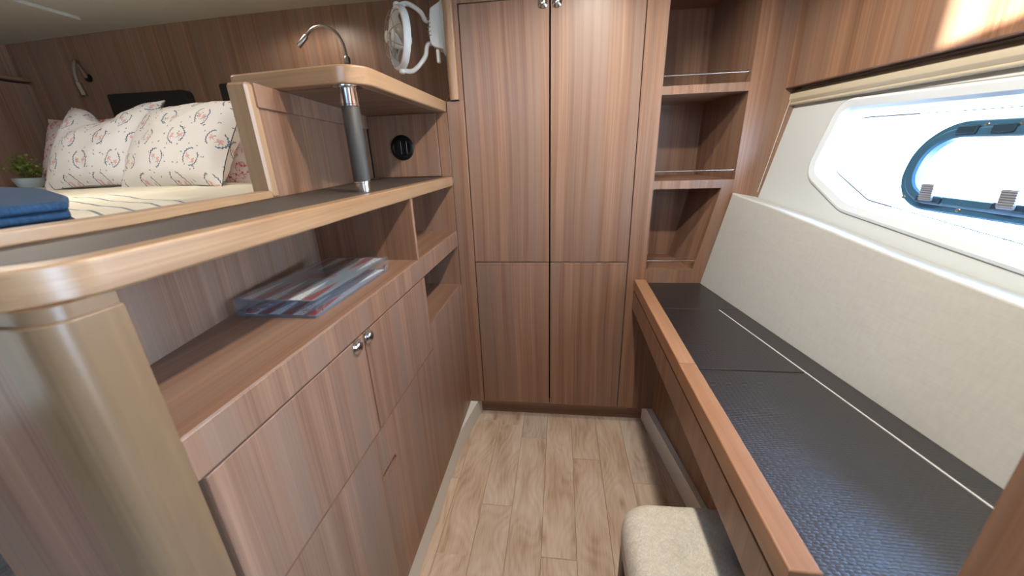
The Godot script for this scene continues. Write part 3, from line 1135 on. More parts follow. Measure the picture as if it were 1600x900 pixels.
func desk():
	var t := thing("desk", "built-in desk with woven black top and cherry wood edge rail", "desk", Vector3(0.5, 0, -0.95))
	var rx := func(z: float) -> float:
		return 0.3152 + (z + 1.553) * -0.0148
	# edge rail in two lengths
	for q in [[-1.549, -0.8765, 0.048, 0.0418], [-0.8745, -0.368, 0.0418, 0.040]]:
		var s := mb()
		var pr := PackedVector2Array([Vector2(rx.call(q[0]), q[0]), Vector2(rx.call(q[1]), q[1]), Vector2(rx.call(q[1]) + q[3], q[1]), Vector2(rx.call(q[0]) + q[2], q[0])])
		prism(s, pr, Vector3(0, 0.705, 0), Vector3.RIGHT, Vector3(0, 0, 1), Vector3(0, 0.045, 0), Vector3(0, 0, 1), 0.003, 3)
		build(s, "edge_rail", M.rail, t)
	# apron below, set back behind a groove
	var s := mb()
	var za := -1.549
	var zn := -0.372
	var pa := PackedVector2Array([Vector2(rx.call(za) + 0.006, za), Vector2(rx.call(zn) + 0.006, zn), Vector2(rx.call(zn) + 0.026, zn), Vector2(rx.call(za) + 0.026, za)])
	prism(s, pa, Vector3(0, 0.699, 0), Vector3.RIGHT, Vector3(0, 0, 1), Vector3(0, 0.007, 0), Vector3(0, 0, 1), 0.0)
	build(s, "groove", M.wood, t)
	s = mb()
	pa = PackedVector2Array([Vector2(rx.call(za) + 0.001, za), Vector2(rx.call(zn) + 0.001, zn), Vector2(rx.call(zn) + 0.021, zn), Vector2(rx.call(za) + 0.021, za)])
	prism(s, pa, Vector3(0, 0.618, 0), Vector3.RIGHT, Vector3(0, 0, 1), Vector3(0, 0.081, 0), Vector3.UP, 0.001, 1)
	build(s, "apron", M.wood, t)
	# under-structure
	s = mb()
	prism(s, PackedVector2Array([Vector2(rx.call(za) + 0.03, za), Vector2(rx.call(-0.34) + 0.03, -0.34), Vector2(0.80, -0.34), Vector2(0.60, za)]), Vector3(0, 0.70, 0), Vector3.RIGHT, Vector3(0, 0, 1), Vector3(0, 0.03, 0), Vector3.UP, 0.0)
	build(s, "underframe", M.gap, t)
	s = mb()
	prism(s, PackedVector2Array([Vector2(rx.call(-0.37) + 0.001, -0.366), Vector2(rx.call(-0.37) + 0.001, -0.350), Vector2(0.90, -0.350), Vector2(0.90, -0.366)]), Vector3(0, 0.0, 0), Vector3.RIGHT, Vector3(0, 0, 1), Vector3(0, 0.70, 0), Vector3.UP, 0.0)
	build(s, "end_panel", M.wood, t)
	# top panels
	var bk := func(z: float) -> float: return 0.5795 + (z + 1.55) * 0.1277 + 0.004
	var gx := func(z: float) -> float: return 0.5482 + (z + 1.2762) * 0.141
	var fr := func(z: float) -> float: return rx.call(z) + 0.0475 - (z + 1.55) * 0.0058
	var y0 := 0.722
	var dy := Vector3(0, 0.014, 0)
	var gz := Vector3(0, 0, 1)
	s = mb()
	prism(s, PackedVector2Array([Vector2(fr.call(-1.549), -1.549), Vector2(fr.call(-1.2695), -1.2695), Vector2(bk.call(-1.2695), -1.2695), Vector2(bk.call(-1.549), -1.549)]), Vector3(0, y0, 0), Vector3.RIGHT, gz, dy, gz, 0.0012, 2)
	build(s, "fixed_panel", M.weave, t)
	s = mb()
	prism(s, PackedVector2Array([Vector2(fr.call(-1.267), -1.267), Vector2(fr.call(-0.8755), -0.8755), Vector2(gx.call(-0.8755) - 0.002, -0.8755), Vector2(gx.call(-1.267) - 0.002, -1.267)]), Vector3(0, y0, 0), Vector3.RIGHT, gz, dy, gz, 0.0012, 2)
	build(s, "lid_panel", M.weave, t)
	s = mb()
	prism(s, PackedVector2Array([Vector2(fr.call(-0.872), -0.872), Vector2(fr.call(-0.345), -0.345), Vector2(gx.call(-0.345) - 0.002, -0.345), Vector2(gx.call(-0.872) - 0.002, -0.872)]), Vector3(0, y0, 0), Vector3.RIGHT, gz, dy, gz, 0.0012, 2)
	build(s, "lid_panel", M.weave, t)
	s = mb()
	prism(s, PackedVector2Array([Vector2(gx.call(-1.267) + 0.002, -1.267), Vector2(gx.call(-0.345) + 0.002, -0.345), Vector2(bk.call(-0.345), -0.345), Vector2(bk.call(-1.267), -1.267)]), Vector3(0, y0, 0), Vector3.RIGHT, gz, dy, gz, 0.0012, 2)
	build(s, "back_panel", M.weave, t)
	s = mb()
	prism(s, PackedVector2Array([Vector2(gx.call(-1.265) - 0.0014, -1.265), Vector2(gx.call(-0.35) - 0.0014, -0.35), Vector2(gx.call(-0.35) + 0.0014, -0.35), Vector2(gx.call(-1.265) + 0.0014, -1.265)]), Vector3(0, y0, 0), Vector3.RIGHT, gz, Vector3(0, 0.0147, 0), gz, 0.0004, 2)
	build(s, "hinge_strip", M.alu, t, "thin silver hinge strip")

const LX := -0.4355

func low_cabinet():
	var t := thing("low_cabinet", "walnut veneer low cabinet with open shelf, two doors and rounded end", "cabinet", Vector3(-0.55, 0, -0.9))
	var th := 0.019
	var s := mb()
	# fascia below the open shelf
	bx(s, Vector3(LX - th, 0.899, -1.548), Vector3(LX, 0.962, -0.30), Vector3.UP, 0.001)
	build(s, "fascia", M.wood, t)
	s = mb()
	# deck of the open shelf
	prism(s, PackedVector2Array([Vector2(LX - 0.001, -1.548), Vector2(LX - 0.001, -0.30), Vector2(-0.64, -0.30), Vector2(-0.80, -1.548)]), Vector3(0, 0.947, 0), Vector3.RIGHT, Vector3(0, 0, 1), Vector3(0, 0.018, 0), Vector3(0, 0, 1), 0.0015, 2)
	build(s, "shelf", M.wood, t)
	# back wall of the shelf
	s = mb()
	prism(s, PackedVector2Array([Vector2(-0.624, -0.30), Vector2(-0.762, -1.0925), Vector2(-0.78, -1.0925), Vector2(-0.642, -0.30)]), Vector3(0, 0.96, 0), Vector3.RIGHT, Vector3(0, 0, 1), Vector3(0, 0.19, 0), Vector3.UP, 0.0)
	build(s, "back_panel", M.wood, t)
	s = mb()
	bx(s, Vector3(-0.80, 0.955, -1.0925), Vector3(LX - 0.001, 1.15, -1.0775), Vector3.UP, 0.001)
	build(s, "divider", M.wood, t)
	s = mb()
	bx(s, Vector3(LX - 0.003, 0.955, -1.0920), Vector3(LX, 1.15, -1.0780), Vector3.UP, 0.0005)
	build(s, "divider_edge", M.wood, t)
	# doors
	for d in [[-0.7085, -0.3105, -0.676], [-1.1155, -0.7125, -0.7265]]:
		s = mb()
		bx(s, Vector3(LX - th, 0.633, d[0]), Vector3(LX, 0.8955, d[1]), Vector3.UP, 0.001)
		var dr := build(s, "door", M.wood, t)
		s = mb()
		knob(s, Vector3(LX, 0.8815, d[2]), Vector3.RIGHT)
		build(s, "knob", M.chrome, dr, "chrome push knob")
	# lower front with a finger slot, built as an upper and a lower half
	s = mb()
	var u2 := PackedVector2Array([Vector2(-0.30, 0.501)])
	for k in 9:
		u2.append(Vector2(-0.679 - 0.0095 * (1.0 - cos(PI / 2 * k / 8.0)), 0.501 + 0.0095 * sin(PI / 2 * k / 8.0)))
	for k in 9:
		u2.append(Vector2(-0.7505 - 0.0095 * sin(PI / 2 * k / 8.0), 0.501 + 0.0095 * cos(PI / 2 * k / 8.0)))
	u2.append_array(PackedVector2Array([Vector2(-1.1185, 0.501), Vector2(-1.1185, 0.629), Vector2(-0.30, 0.629)]))
	prism(s, u2, Vector3(LX - th, 0, 0), Vector3(0, 0, 1), Vector3.UP, Vector3(th, 0, 0), Vector3.UP, 0.0)
	var l2 := PackedVector2Array([Vector2(-0.30, 0.501)])
	for k in 9:
		l2.append(Vector2(-0.679 - 0.0095 * (1.0 - cos(PI / 2 * k / 8.0)), 0.501 - 0.0095 * sin(PI / 2 * k / 8.0)))
	for k in 9:
		l2.append(Vector2(-0.7505 - 0.0095 * sin(PI / 2 * k / 8.0), 0.501 - 0.0095 * cos(PI / 2 * k / 8.0)))
	l2.append_array(PackedVector2Array([Vector2(-1.1185, 0.501), Vector2(-1.1185, 0.094), Vector2(-0.30, 0.094)]))
	prism(s, l2, Vector3(LX - th, 0, 0), Vector3(0, 0, 1), Vector3.UP, Vector3(th, 0, 0), Vector3.UP, 0.0)
	bx(s, Vector3(LX - th, 0.094, -1.548), Vector3(LX, 0.7245, -1.1185), Vector3.UP, 0.0005)
	build(s, "lower_front", M.wood, t)
	# near-black sheet that gives the joints and slot their shade
	s = mb()
	bx(s, Vector3(LX - 0.06, 0.10, -1.118), Vector3(LX - 0.045, 0.945, -0.30), Vector3.UP, 0.0)
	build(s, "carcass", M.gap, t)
	# lower cubby
	s = mb()
	bx(s, Vector3(-0.70, 0.715, -1.548), Vector3(LX - 0.0005, 0.7255, -1.122), Vector3(0, 0, 1), 0.0005)
	build(s, "cubby_floor", M.wood, t)
	s = mb()
	bx(s, Vector3(-0.71, 0.72, -1.548), Vector3(-0.70, 1.15, -1.0925), Vector3.UP, 0.0)
	bx(s, Vector3(-0.70, 0.72, -1.1255), Vector3(LX - 0.02, 0.947, -1.1185), Vector3.UP, 0.0)
	bx(s, Vector3(-0.70, 0.72, -1.549), Vector3(LX - 0.001, 1.15, -1.540), Vector3.UP, 0.0)
	build(s, "cubby", M.wood, t)
	# rounded solid end post and end panel
	s = mb()
	var post := rounded([[LX, -0.30, 0.0], [LX, -0.235, 0.05], [-0.492, -0.235, 0.0], [-0.492, -0.30, 0.0]], 12)
	prism(s, post, Vector3(0, 0.02, 0), Vector3.RIGHT, Vector3(0, 0, 1), Vector3(0, 1.117, 0), Vector3.UP, 0.002, 2)
	build(s, "end_post", M.post, t, "rounded solid wood end post")
	s = mb()
	bx(s, Vector3(-0.66, 0.02, -0.30), Vector3(-0.4925, 1.136, -0.236), Vector3.UP, 0.001)
	build(s, "end_panel", M.wood, t)
	s = mb()
	prism(s, rounded([[LX - 0.004, -0.30, 0.0], [LX - 0.004, -0.239, 0.046], [-0.66, -0.239, 0.0], [-0.66, -0.30, 0.0]], 12), Vector3(0, 1.137, 0), Vector3.RIGHT, Vector3(0, 0, 1), Vector3(0, 0.0135, 0), Vector3(0, 0, 1), 0.0)
	build(s, "neck", M.post, t)
	# skirting with the angled far corner
	s = mb()
	prism(s, PackedVector2Array([Vector2(-0.392, -1.602), Vector2(-0.436, -1.316), Vector2(-0.436, -0.30), Vector2(-0.47, -0.30), Vector2(-0.47, -1.602)]), Vector3(0, -0.005, 0), Vector3.RIGHT, Vector3(0, 0, 1), Vector3(0, 0.0985, 0), Vector3(0, 0, 1), 0.0)
	var sk := struct(s, "baseboard_left", M.skirting)

func counter():
	var t := thing("counter", "long counter with dark laminate top and rounded pale oak edge", "counter", Vector3(-0.52, 1.15, -0.9))
	var out := rounded([[LX - 0.0, -1.547, 0.0], [LX - 0.0, -0.222, 0.085], [-0.70, -0.222, 0.0], [-0.70, -0.45, 0.0], [-0.775, -1.547, 0.0]], 14)
	var s := mb()
	prism(s, out, Vector3(0, 1.150, 0), Vector3.RIGHT, Vector3(0, 0, 1), Vector3(0, 0.0365, 0), Vector3(0, 0, 1), 0.004, 3)
	build(s, "edge", M.oak, t)
	s = mb()
	var ins := rounded([[LX - 0.027, -1.547, 0.0], [LX - 0.027, -0.249, 0.06], [-0.699, -0.249, 0.0], [-0.699, -0.45, 0.0], [-0.774, -1.547, 0.0]], 14)
	prism(s, ins, Vector3(0, 1.180, 0), Vector3.RIGHT, Vector3(0, 0, 1), Vector3(0, 0.0071, 0), Vector3(0, 0, 1), 0.0003, 1)
	build(s, "top_laminate", M.laminate, t)

func console():
	var t := thing("bedside_console", "raised bedside console with thick oak top on a black-gripped post", "console", Vector3(-0.6, 1.187, -1.2))
	var s := mb()
	var out := rounded([[-0.4405, -1.549, 0.0], [-0.4405, -0.886, 0.062], [-0.80, -0.930, 0.03], [-0.985, -2.049, 0.0], [-0.4235, -2.049, 0.0], [-0.4235, -1.575, 0.0], [-0.4405, -1.575, 0]], 10)
	prism(s, out, Vector3(0, 1.426, 0), Vector3.RIGHT, Vector3(0, 0, 1), Vector3(0, 0.040, 0), Vector3(0, 0, 1), 0.005, 3)
	build(s, "top", M.oak, t)
	# veneered underside
	s = mb()
	var und := rounded([[-0.468, -1.545, 0.0], [-0.468, -0.916, 0.04], [-0.775, -0.955, 0.02], [-0.87, -1.545, 0.0]], 8)
	prism(s, und, Vector3(0, 1.4255, 0), Vector3.RIGHT, Vector3(0, 0, 1), Vector3(0, 0.004, 0), Vector3(1, 0, 0), 0.0)
	build(s, "underside", M.wood, t)
	# upright against the bed: veneer face and solid front edge
	s = mb()
	var a := Vector2(-0.656, -0.822)
	var b := Vector2(-0.772, -1.545)
	var nn := Vector2(-(b - a).y, (b - a).x).normalized()
	if nn.x > 0:
		nn = -nn
	prism(s, PackedVector2Array([a, b, b + nn * 0.035, a + nn * 0.035]), Vector3(0, 1.187, 0), Vector3.RIGHT, Vector3(0, 0, 1), Vector3(0, 0.2388, 0), Vector3.UP, 0.001, 1)
	build(s, "upright", M.wood, t)
	s = mb()
	prism(s, PackedVector2Array([a - nn * 0.006, b - nn * 0.006, b, a]), Vector3(0, 1.378, 0), Vector3.RIGHT, Vector3(0, 0, 1), Vector3(0, 0.0478, 0), Vector3.UP, 0.001, 1)
	build(s, "upper_lath", M.wood, t)
	s = mb()
	bx(s, Vector3(-0.702, 1.187, -0.832), Vector3(-0.654, 1.4258, -0.805), Vector3.UP, 0.005)
	build(s, "upright_edge", M.oak, t)
	# hinged front panel with the outlet
	s = mb()
	bx(s, Vector3(-0.7675, 1.1895, -1.566), Vector3(-0.4825, 1.4245, -1.548), Vector3.UP, 0.001)
	build(s, "front_panel", M.wood, t)
	s = mb()
	bx(s, Vector3(-0.4790, 1.187, -1.568), Vector3(-0.437, 1.4258, -1.548), Vector3.UP, 0.0005)
	build(s, "stile", M.wood, t)
	s = mb()
	bx(s, Vector3(-0.79, 1.187, -1.58), Vector3(-0.44, 1.426, -1.569), Vector3.UP, 0.0)
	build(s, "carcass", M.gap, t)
	# post
	var p := Vector3(-0.4955, 1.187, -0.928)
	s = mb()
	lathe(s, [[0.0001, 0.0], [0.0165, 0.0], [0.0165, 0.021], [0.0185, 0.022], [0.0185, 0.026]], p, Vector3.UP, 28)
	build(s, "post_collar", M.chrome, t, "polished chrome collar of the post")
	s = mb()
	lathe(s, [[0.0215, 0.1965], [0.0215, 0.200], [0.0205, 0.201], [0.0205, 0.2345], [0.034, 0.2365], [0.034, 0.2385]], p, Vector3.UP, 28)
	build(s, "post_collar", M.chrome, t, "polished chrome collar of the post")
	s = mb()
	lathe(s, [[0.0165, 0.025], [0.0195, 0.0255], [0.0205, 0.029], [0.0205, 0.193], [0.0195, 0.1975], [0.0165, 0.198]], p, Vector3.UP, 28)
	build(s, "post_grip", M.grip, t, "ribbed dark leather grip of the post")
	# round outlet
	var o := thing("power_outlet", "round black double outlet set in the console's rear panel", "outlet", Vector3(-0.632, 1.303, -1.548))
	s = mb()
	lathe(s, [[0.048, 0.0], [0.048, 0.003], [0.044, 0.007], [0.036, 0.008], [0.034, 0.004], [0.0001, 0.004]], Vector3(-0.632, 1.303, -1.548), Vector3(0, 0, 1), 36)
	build(s, "bezel", M.black, o)
	for dx in [-0.012, 0.012]:
		s = mb()
		bx(s, Vector3(-0.632 + dx - 0.0085, 1.278, -1.545), Vector3(-0.632 + dx + 0.0085, 1.328, -1.5405), Vector3.UP, 0.002)
		build(s, "cover_flap", M.black, o)

func pillow(st: SurfaceTool, w: float, h: float, th: float, xf: Transform3D, dent := 0.0, s := 1, un := 22):
	var nz := noise(s, 1.6, 3)
	for side in [1.0, -1.0]:
		grid(st, un, un, func(a, b):
			var u: float = a * 2.0 - 1.0
			var v: float = b * 2.0 - 1.0
			var pin := 0.10
			var x := u * (1.0 - pin * (1.0 - v * v)* absf(u)) * w / 2
			x = u * w / 2 * (1.0 - pin * (1.0 - pow(absf(v), 2.5)) * pow(absf(u), 3.0))
			var y := v * h / 2 * (1.0 - pin * (1.0 - pow(absf(u), 2.5)) * pow(absf(v), 3.0))
			if dent > 0.0 and v > 0.0:
				y -= dent * v * v * exp(-u * u * 5.5)
			var t := pow(maxf(0.0, 1.0 - pow(absf(u), 2.6)), 0.55) * pow(maxf(0.0, 1.0 - pow(absf(v), 2.6)), 0.55)
			var edge := 1.0 - pow(maxf(absf(u), absf(v)), 8.0)
			var k := nz.get_noise_3d(u * 1.5, v * 1.5, side * 3.0) * 0.12 + absf(nz.get_noise_3d(u * 3.0 + 9, v * 0.9, side)) * 0.07
			var z: float = side * (th / 2 * t * (1.0 + k * 1.4) + 0.002)
			if dent > 0.0:
				z -= side * 0.35 * th * exp(-u * u * 5.0) * clampf(v * 1.3, 0, 1) * t
			y += nz.get_noise_3d(u * 2.0, 5.0, v) * 0.012 * edge
			return xf * Vector3(x, y, z), func(a, b): return Vector2(a, 1.0 - b), xf.basis.z * side)

func bed():
	var t := thing("bed", "berth with cream striped coverlet boxed in by a wooden side rail", "bed", Vector3(-1.7, 0.3, -1.2))
	# side rail along the counter
	var s := mb()
	var inner := PackedVector2Array([Vector2(-0.596, -0.232), Vector2(-0.598, -0.46), Vector2(-0.652, -0.805), Vector2(-0.685, -0.805), Vector2(-0.628, -0.46), Vector2(-0.626, -0.232)])
	prism(s, inner, Vector3(0, 1.187, 0), Vector3.RIGHT, Vector3(0, 0, 1), Vector3(0, 0.017, 0), Vector3(0, 0, 1), 0.003, 3)
	build(s, "side_rail", M.oak, t)
	s = mb()
	bx(s, Vector3(-2.86, 0.30, -2.045), Vector3(-0.84, 0.96, -0.86), Vector3.UP, 0.002)
	build(s, "base", M.wood, t)
	# mattress with the coverlet
	s = mb()
	var nz := noise(3, 1.0, 3)
	var top := func(x: float, z: float) -> float:
		var y := 1.172
		y += nz.get_noise_2d(x * 2.2, z * 2.2) * 0.010
		y += absf(nz.get_noise_2d(x * 5.0 + z * 6.0, z * 1.5 - x)) * 0.010 * clampf((-z - 1.0) * 2.0, 0.0, 1.0)
		return y
	var xr := func(z: float) -> float:
		return -0.69 if z > -0.46 else -0.69 - (-0.46 - z) * 0.168
	grid(s, 60, 50, func(a, b):
		var z := lerpf(-2.045, -0.05, b)
		var x0: float = xr.call(z)
		var x := lerpf(-2.88, x0, a)
		var y: float = top.call(x, z)
		var e := minf(minf(x0 - x, x + 2.88), minf(-0.05 - z, 0.5))
		y -= 0.06 * pow(clampf(1.0 - e / 0.06, 0.0, 1.0), 2.2)
		return Vector3(x, y, z), func(a, b):
		var z := lerpf(-2.045, -0.05, b)
		var x0: float = xr.call(z)
		return Vector2((lerpf(-2.88, x0, a) + 3.0) / 2.5, (z + 2.1) / 2.0), Vector3.UP)
	# sides of the mattress
	for q in [[Vector3(-0.69, 0, -0.05), Vector3(-2.88, 0, -0.05)], [Vector3(-0.69, 0, -0.46), Vector3(-0.69, 0, -0.05)], [Vector3(-0.955, 0, -2.04), Vector3(-0.69, 0, -0.46)], [Vector3(-2.88, 0, -0.05), Vector3(-2.88, 0, -2.04)]]:
		quad(s, q[0] + Vector3(0, 1.13, 0), q[1] + Vector3(0, 1.13, 0), q[1] + Vector3(0, 0.97, 0), q[0] + Vector3(0, 0.97, 0), (q[0] + q[1]) / 2 - Vector3(-1.8, 0, -1), Vector3.UP)
	var b := build(s, "mattress", M.sheet, t)
	s = mb()
	bx(s, Vector3(-2.98, 0.93, -2.045), Vector3(-0.955, 0.968, -0.05), Vector3.RIGHT, 0.002)
	build(s, "platform", M.wood, t)
	# shelf beside the mattress
	s = mb()
	bx(s, Vector3(-2.985, 0.97, -2.045), Vector3(-2.885, 1.178, -0.05), Vector3(0, 0, 1), 0.003)
	build(s, "side_shelf", M.wood, t)
	# folded blanket
	var bl := thing("blanket", "folded blue woven blanket lying at the edge of the bed", "blanket", Vector3(-1.1, 1.18, -0.5))
	for k in 4:
		s = mb()
		var ins := 0.006 * ((k * 2) % 3)
		var o := rounded([[-0.655 - ins, -0.15, 0.03], [-0.655 - ins, -0.435 - ins * 0.4, 0.018], [-0.80, -0.535 + ins, 0.10], [-1.22, -0.775 + ins, 0.2], [-1.70, -0.95 + ins, 0.05], [-1.78, -0.15, 0.05]], 6)
		prism(s, o, Vector3(0, 1.176 + k * 0.0125, 0), Vector3.RIGHT, Vector3(0, 0, 1), Vector3(0, 0.0122, 0), Vector3(1, 0, 0), 0.0055, 4)
		build(s, "fold", M.blanket, bl)
	# pillows
	var place := func(c: Vector3, lean: float, yaw: float, roll: float) -> Transform3D:
		return Transform3D(Basis(Vector3.UP, yaw) * Basis(Vector3.RIGHT, -lean) * Basis(Vector3(0, 0, 1), roll), c)
	var p1 := thing("pillow", "cream pillow with blue wreath print and a chopped dent in its top", "pillow", Vector3(-2.27, 1.18, -1.72), "wreath print pillows")
	s = mb()
	pillow(s, 0.52, 0.49, 0.17, place.call(Vector3(-2.235, 1.370, -1.725), 0.60, 0.05, 0.03), 0.125, 4)
	build(s, "cover", M.wreath, p1)
	var p2 := thing("pillow", "cream pillow with blue wreath print, plump and flat-topped, beside the console", "pillow", Vector3(-1.78, 1.18, -1.72), "wreath print pillows")
	s = mb()
	pillow(s, 0.60, 0.47, 0.19, place.call(Vector3(-1.775, 1.350, -1.70), 0.62, -0.10, 0.04), 0.0, 8)
	build(s, "cover", M.wreath2, p2)
	var p3 := thing("pillow", "pink floral pillow showing past the dented wreath pillow, by the potted plant", "pillow", Vector3(-2.5, 1.18, -1.88), "pink floral pillows")
	s = mb()
	pillow(s, 0.62, 0.44, 0.12, place.call(Vector3(-2.565, 1.335, -1.89), 0.42, 0.0, 0.0), 0.0, 12)
	build(s, "cover", M.floral, p3)
	var p4 := thing("pillow", "pink floral pillow half hidden by the console upright", "pillow", Vector3(-1.6, 1.18, -1.88), "pink floral pillows")
	s = mb()
	pillow(s, 0.62, 0.44, 0.12, place.call(Vector3(-1.60, 1.335, -1.89), 0.42, 0.0, 0.0), 0.0, 16)
	build(s, "cover", M.floral, p4)
	# headboard pads on the bulkhead
	for q in [[-2.475, -1.985, 1.645, "black fabric headboard pad on the bulkhead above the two wreath pillows"], [-1.783, -1.29, 1.662, "black fabric headboard pad on the bulkhead beside the console upright"]]:
		s = mb()
		prism(s, rounded([[q[0], 1.20, 0.02], [q[1], 1.20, 0.02], [q[1], q[2], 0.03], [q[0], q[2], 0.012]], 6), Vector3(0, 0, -2.05), Vector3.RIGHT, Vector3.UP, Vector3(0, 0, 0.045), Vector3.UP, 0.004, 3)
		tag(build(s, "headboard_pad", M.pad), q[3], "headboard", "headboard pads")

func stool():
	var t := thing("stool", "linen upholstered stool with a tufted seat pushed half under the desk", "stool", Vector3(0.33, 0, -0.53))
	var s := mb()
	var nz := noise(77, 2.0, 2)
	# seat cushion: rounded block with a button dimple
	var X0 := 0.152
	var X1 := 0.512
	var Z0 := -0.722
	var Z1 := -0.352
	var f := func(a: float, b: float) -> Vector3:
		var u := a * 2.0 - 1.0
		var v := b * 2.0 - 1.0
		# squircle rounding of the plan, then roll over to the side
		var r := maxf(absf(u), absf(v))
		var roll := clampf((r - 0.80) / 0.20, 0.0, 1.0)
		var k := 1.0 if r < 0.8 else (0.8 + 0.2 * sin(roll * PI / 2)) / r
		var cu := u * k
		var cv := v * k
		var rr := pow(pow(absf(cu), 7.0) + pow(absf(cv), 7.0), 1.0 / 7.0)
		if rr > 0.0:
			var m := maxf(absf(cu), absf(cv)) / rr
			cu *= m
			cv *= m
		var y := 0.472 - 0.05 * (1.0 - cos(roll * PI / 2)) - 0.012 * (u * u + v * v) * 0.5
		var d := Vector2(absf(cu) - 0.30, absf(cv) - 0.26).length()
		y -= 0.018 * exp(-d * d * 60.0)
		y += nz.get_noise_2d(u, v) * 0.003
		return Vector3((X0 + X1) / 2 + cu * (X1 - X0) / 2, y, (Z0 + Z1) / 2 + cv * (Z1 - Z0) / 2)
	grid(s, 40, 40, f, func(a, b): return Vector2(a * 0.36, b * 0.36), Vector3.UP)
	# skirt
	var n := 40
	for k in 4:
		for i in n:
			var pts := []
			for j in [i, i + 1]:
				var a := float(j) / n
				var p: Vector3 = [f.call(a, 0.0), f.call(1.0, a), f.call(1.0 - a, 1.0), f.call(0.0, 1.0 - a)][k]
				pts.append(p)
			var c := Vector3((X0 + X1) / 2, 0.4, (Z0 + Z1) / 2)
			quad(s, pts[0], pts[1], Vector3(pts[1].x, 0.375, pts[1].z), Vector3(pts[0].x, 0.375, pts[0].z), (pts[0] + pts[1]) / 2 - c, Vector3.UP)
	build(s, "seat", M.linen, t)
	for q in [[-1, -1], [1, -1], [-1, 1], [1, 1]]:
		s = mb()
		lathe(s, [[0.008, -0.004], [0.007, 0.0], [0.004, 0.002], [0.0001, 0.0025]], Vector3(0.332 + 0.054 * q[0], 0.4525, -0.537 + 0.048 * q[1]), Vector3.UP, 14)
		build(s, "button", M.linen, t)
	s = mb()
	bx(s, Vector3(X0 + 0.015, 0.345, Z0 + 0.015), Vector3(X1 - 0.015, 0.376, Z1 - 0.015), Vector3.RIGHT, 0.002)
	build(s, "seat_frame", M.stoolwood, t)
	for q in [[X0 + 0.012, Z0 + 0.012], [X1 - 0.047, Z0 + 0.012], [X0 + 0.012, Z1 - 0.047], [X1 - 0.047, Z1 - 0.047]]:
		s = mb()
		bx(s, Vector3(q[0], 0.0, q[1]), Vector3(q[0] + 0.035, 0.376, q[1] + 0.035), Vector3.UP, 0.003)
		build(s, "leg", M.stoolwood, t)

func small_things():
	backgammon()
	fan()
	lamps()
	plant()
	# thin cable from the bulkhead to the console
	var c := thing("cable", "thin tan cable running from a wall hole to the console top beneath the fan", "cable", Vector3(-0.55, 1.47, -1.95))
	var s := mb()
	tube(s, smooth_path([Vector3(-0.555, 1.560, -2.049), Vector3(-0.565, 1.535, -2.042), Vector3(-0.60, 1.490, -2.035), Vector3(-0.62, 1.4685, -2.03)]), 0.0028, 8)
	build(s, "wire", M.cable, c)
	s = mb()
	lathe(s, [[0.006, 0.0], [0.006, 0.002], [0.003, 0.003], [0.0001, 0.003]], Vector3(-0.555, 1.561, -2.05), Vector3(0, 0, 1), 12)
	build(s, "grommet", M.black, c)

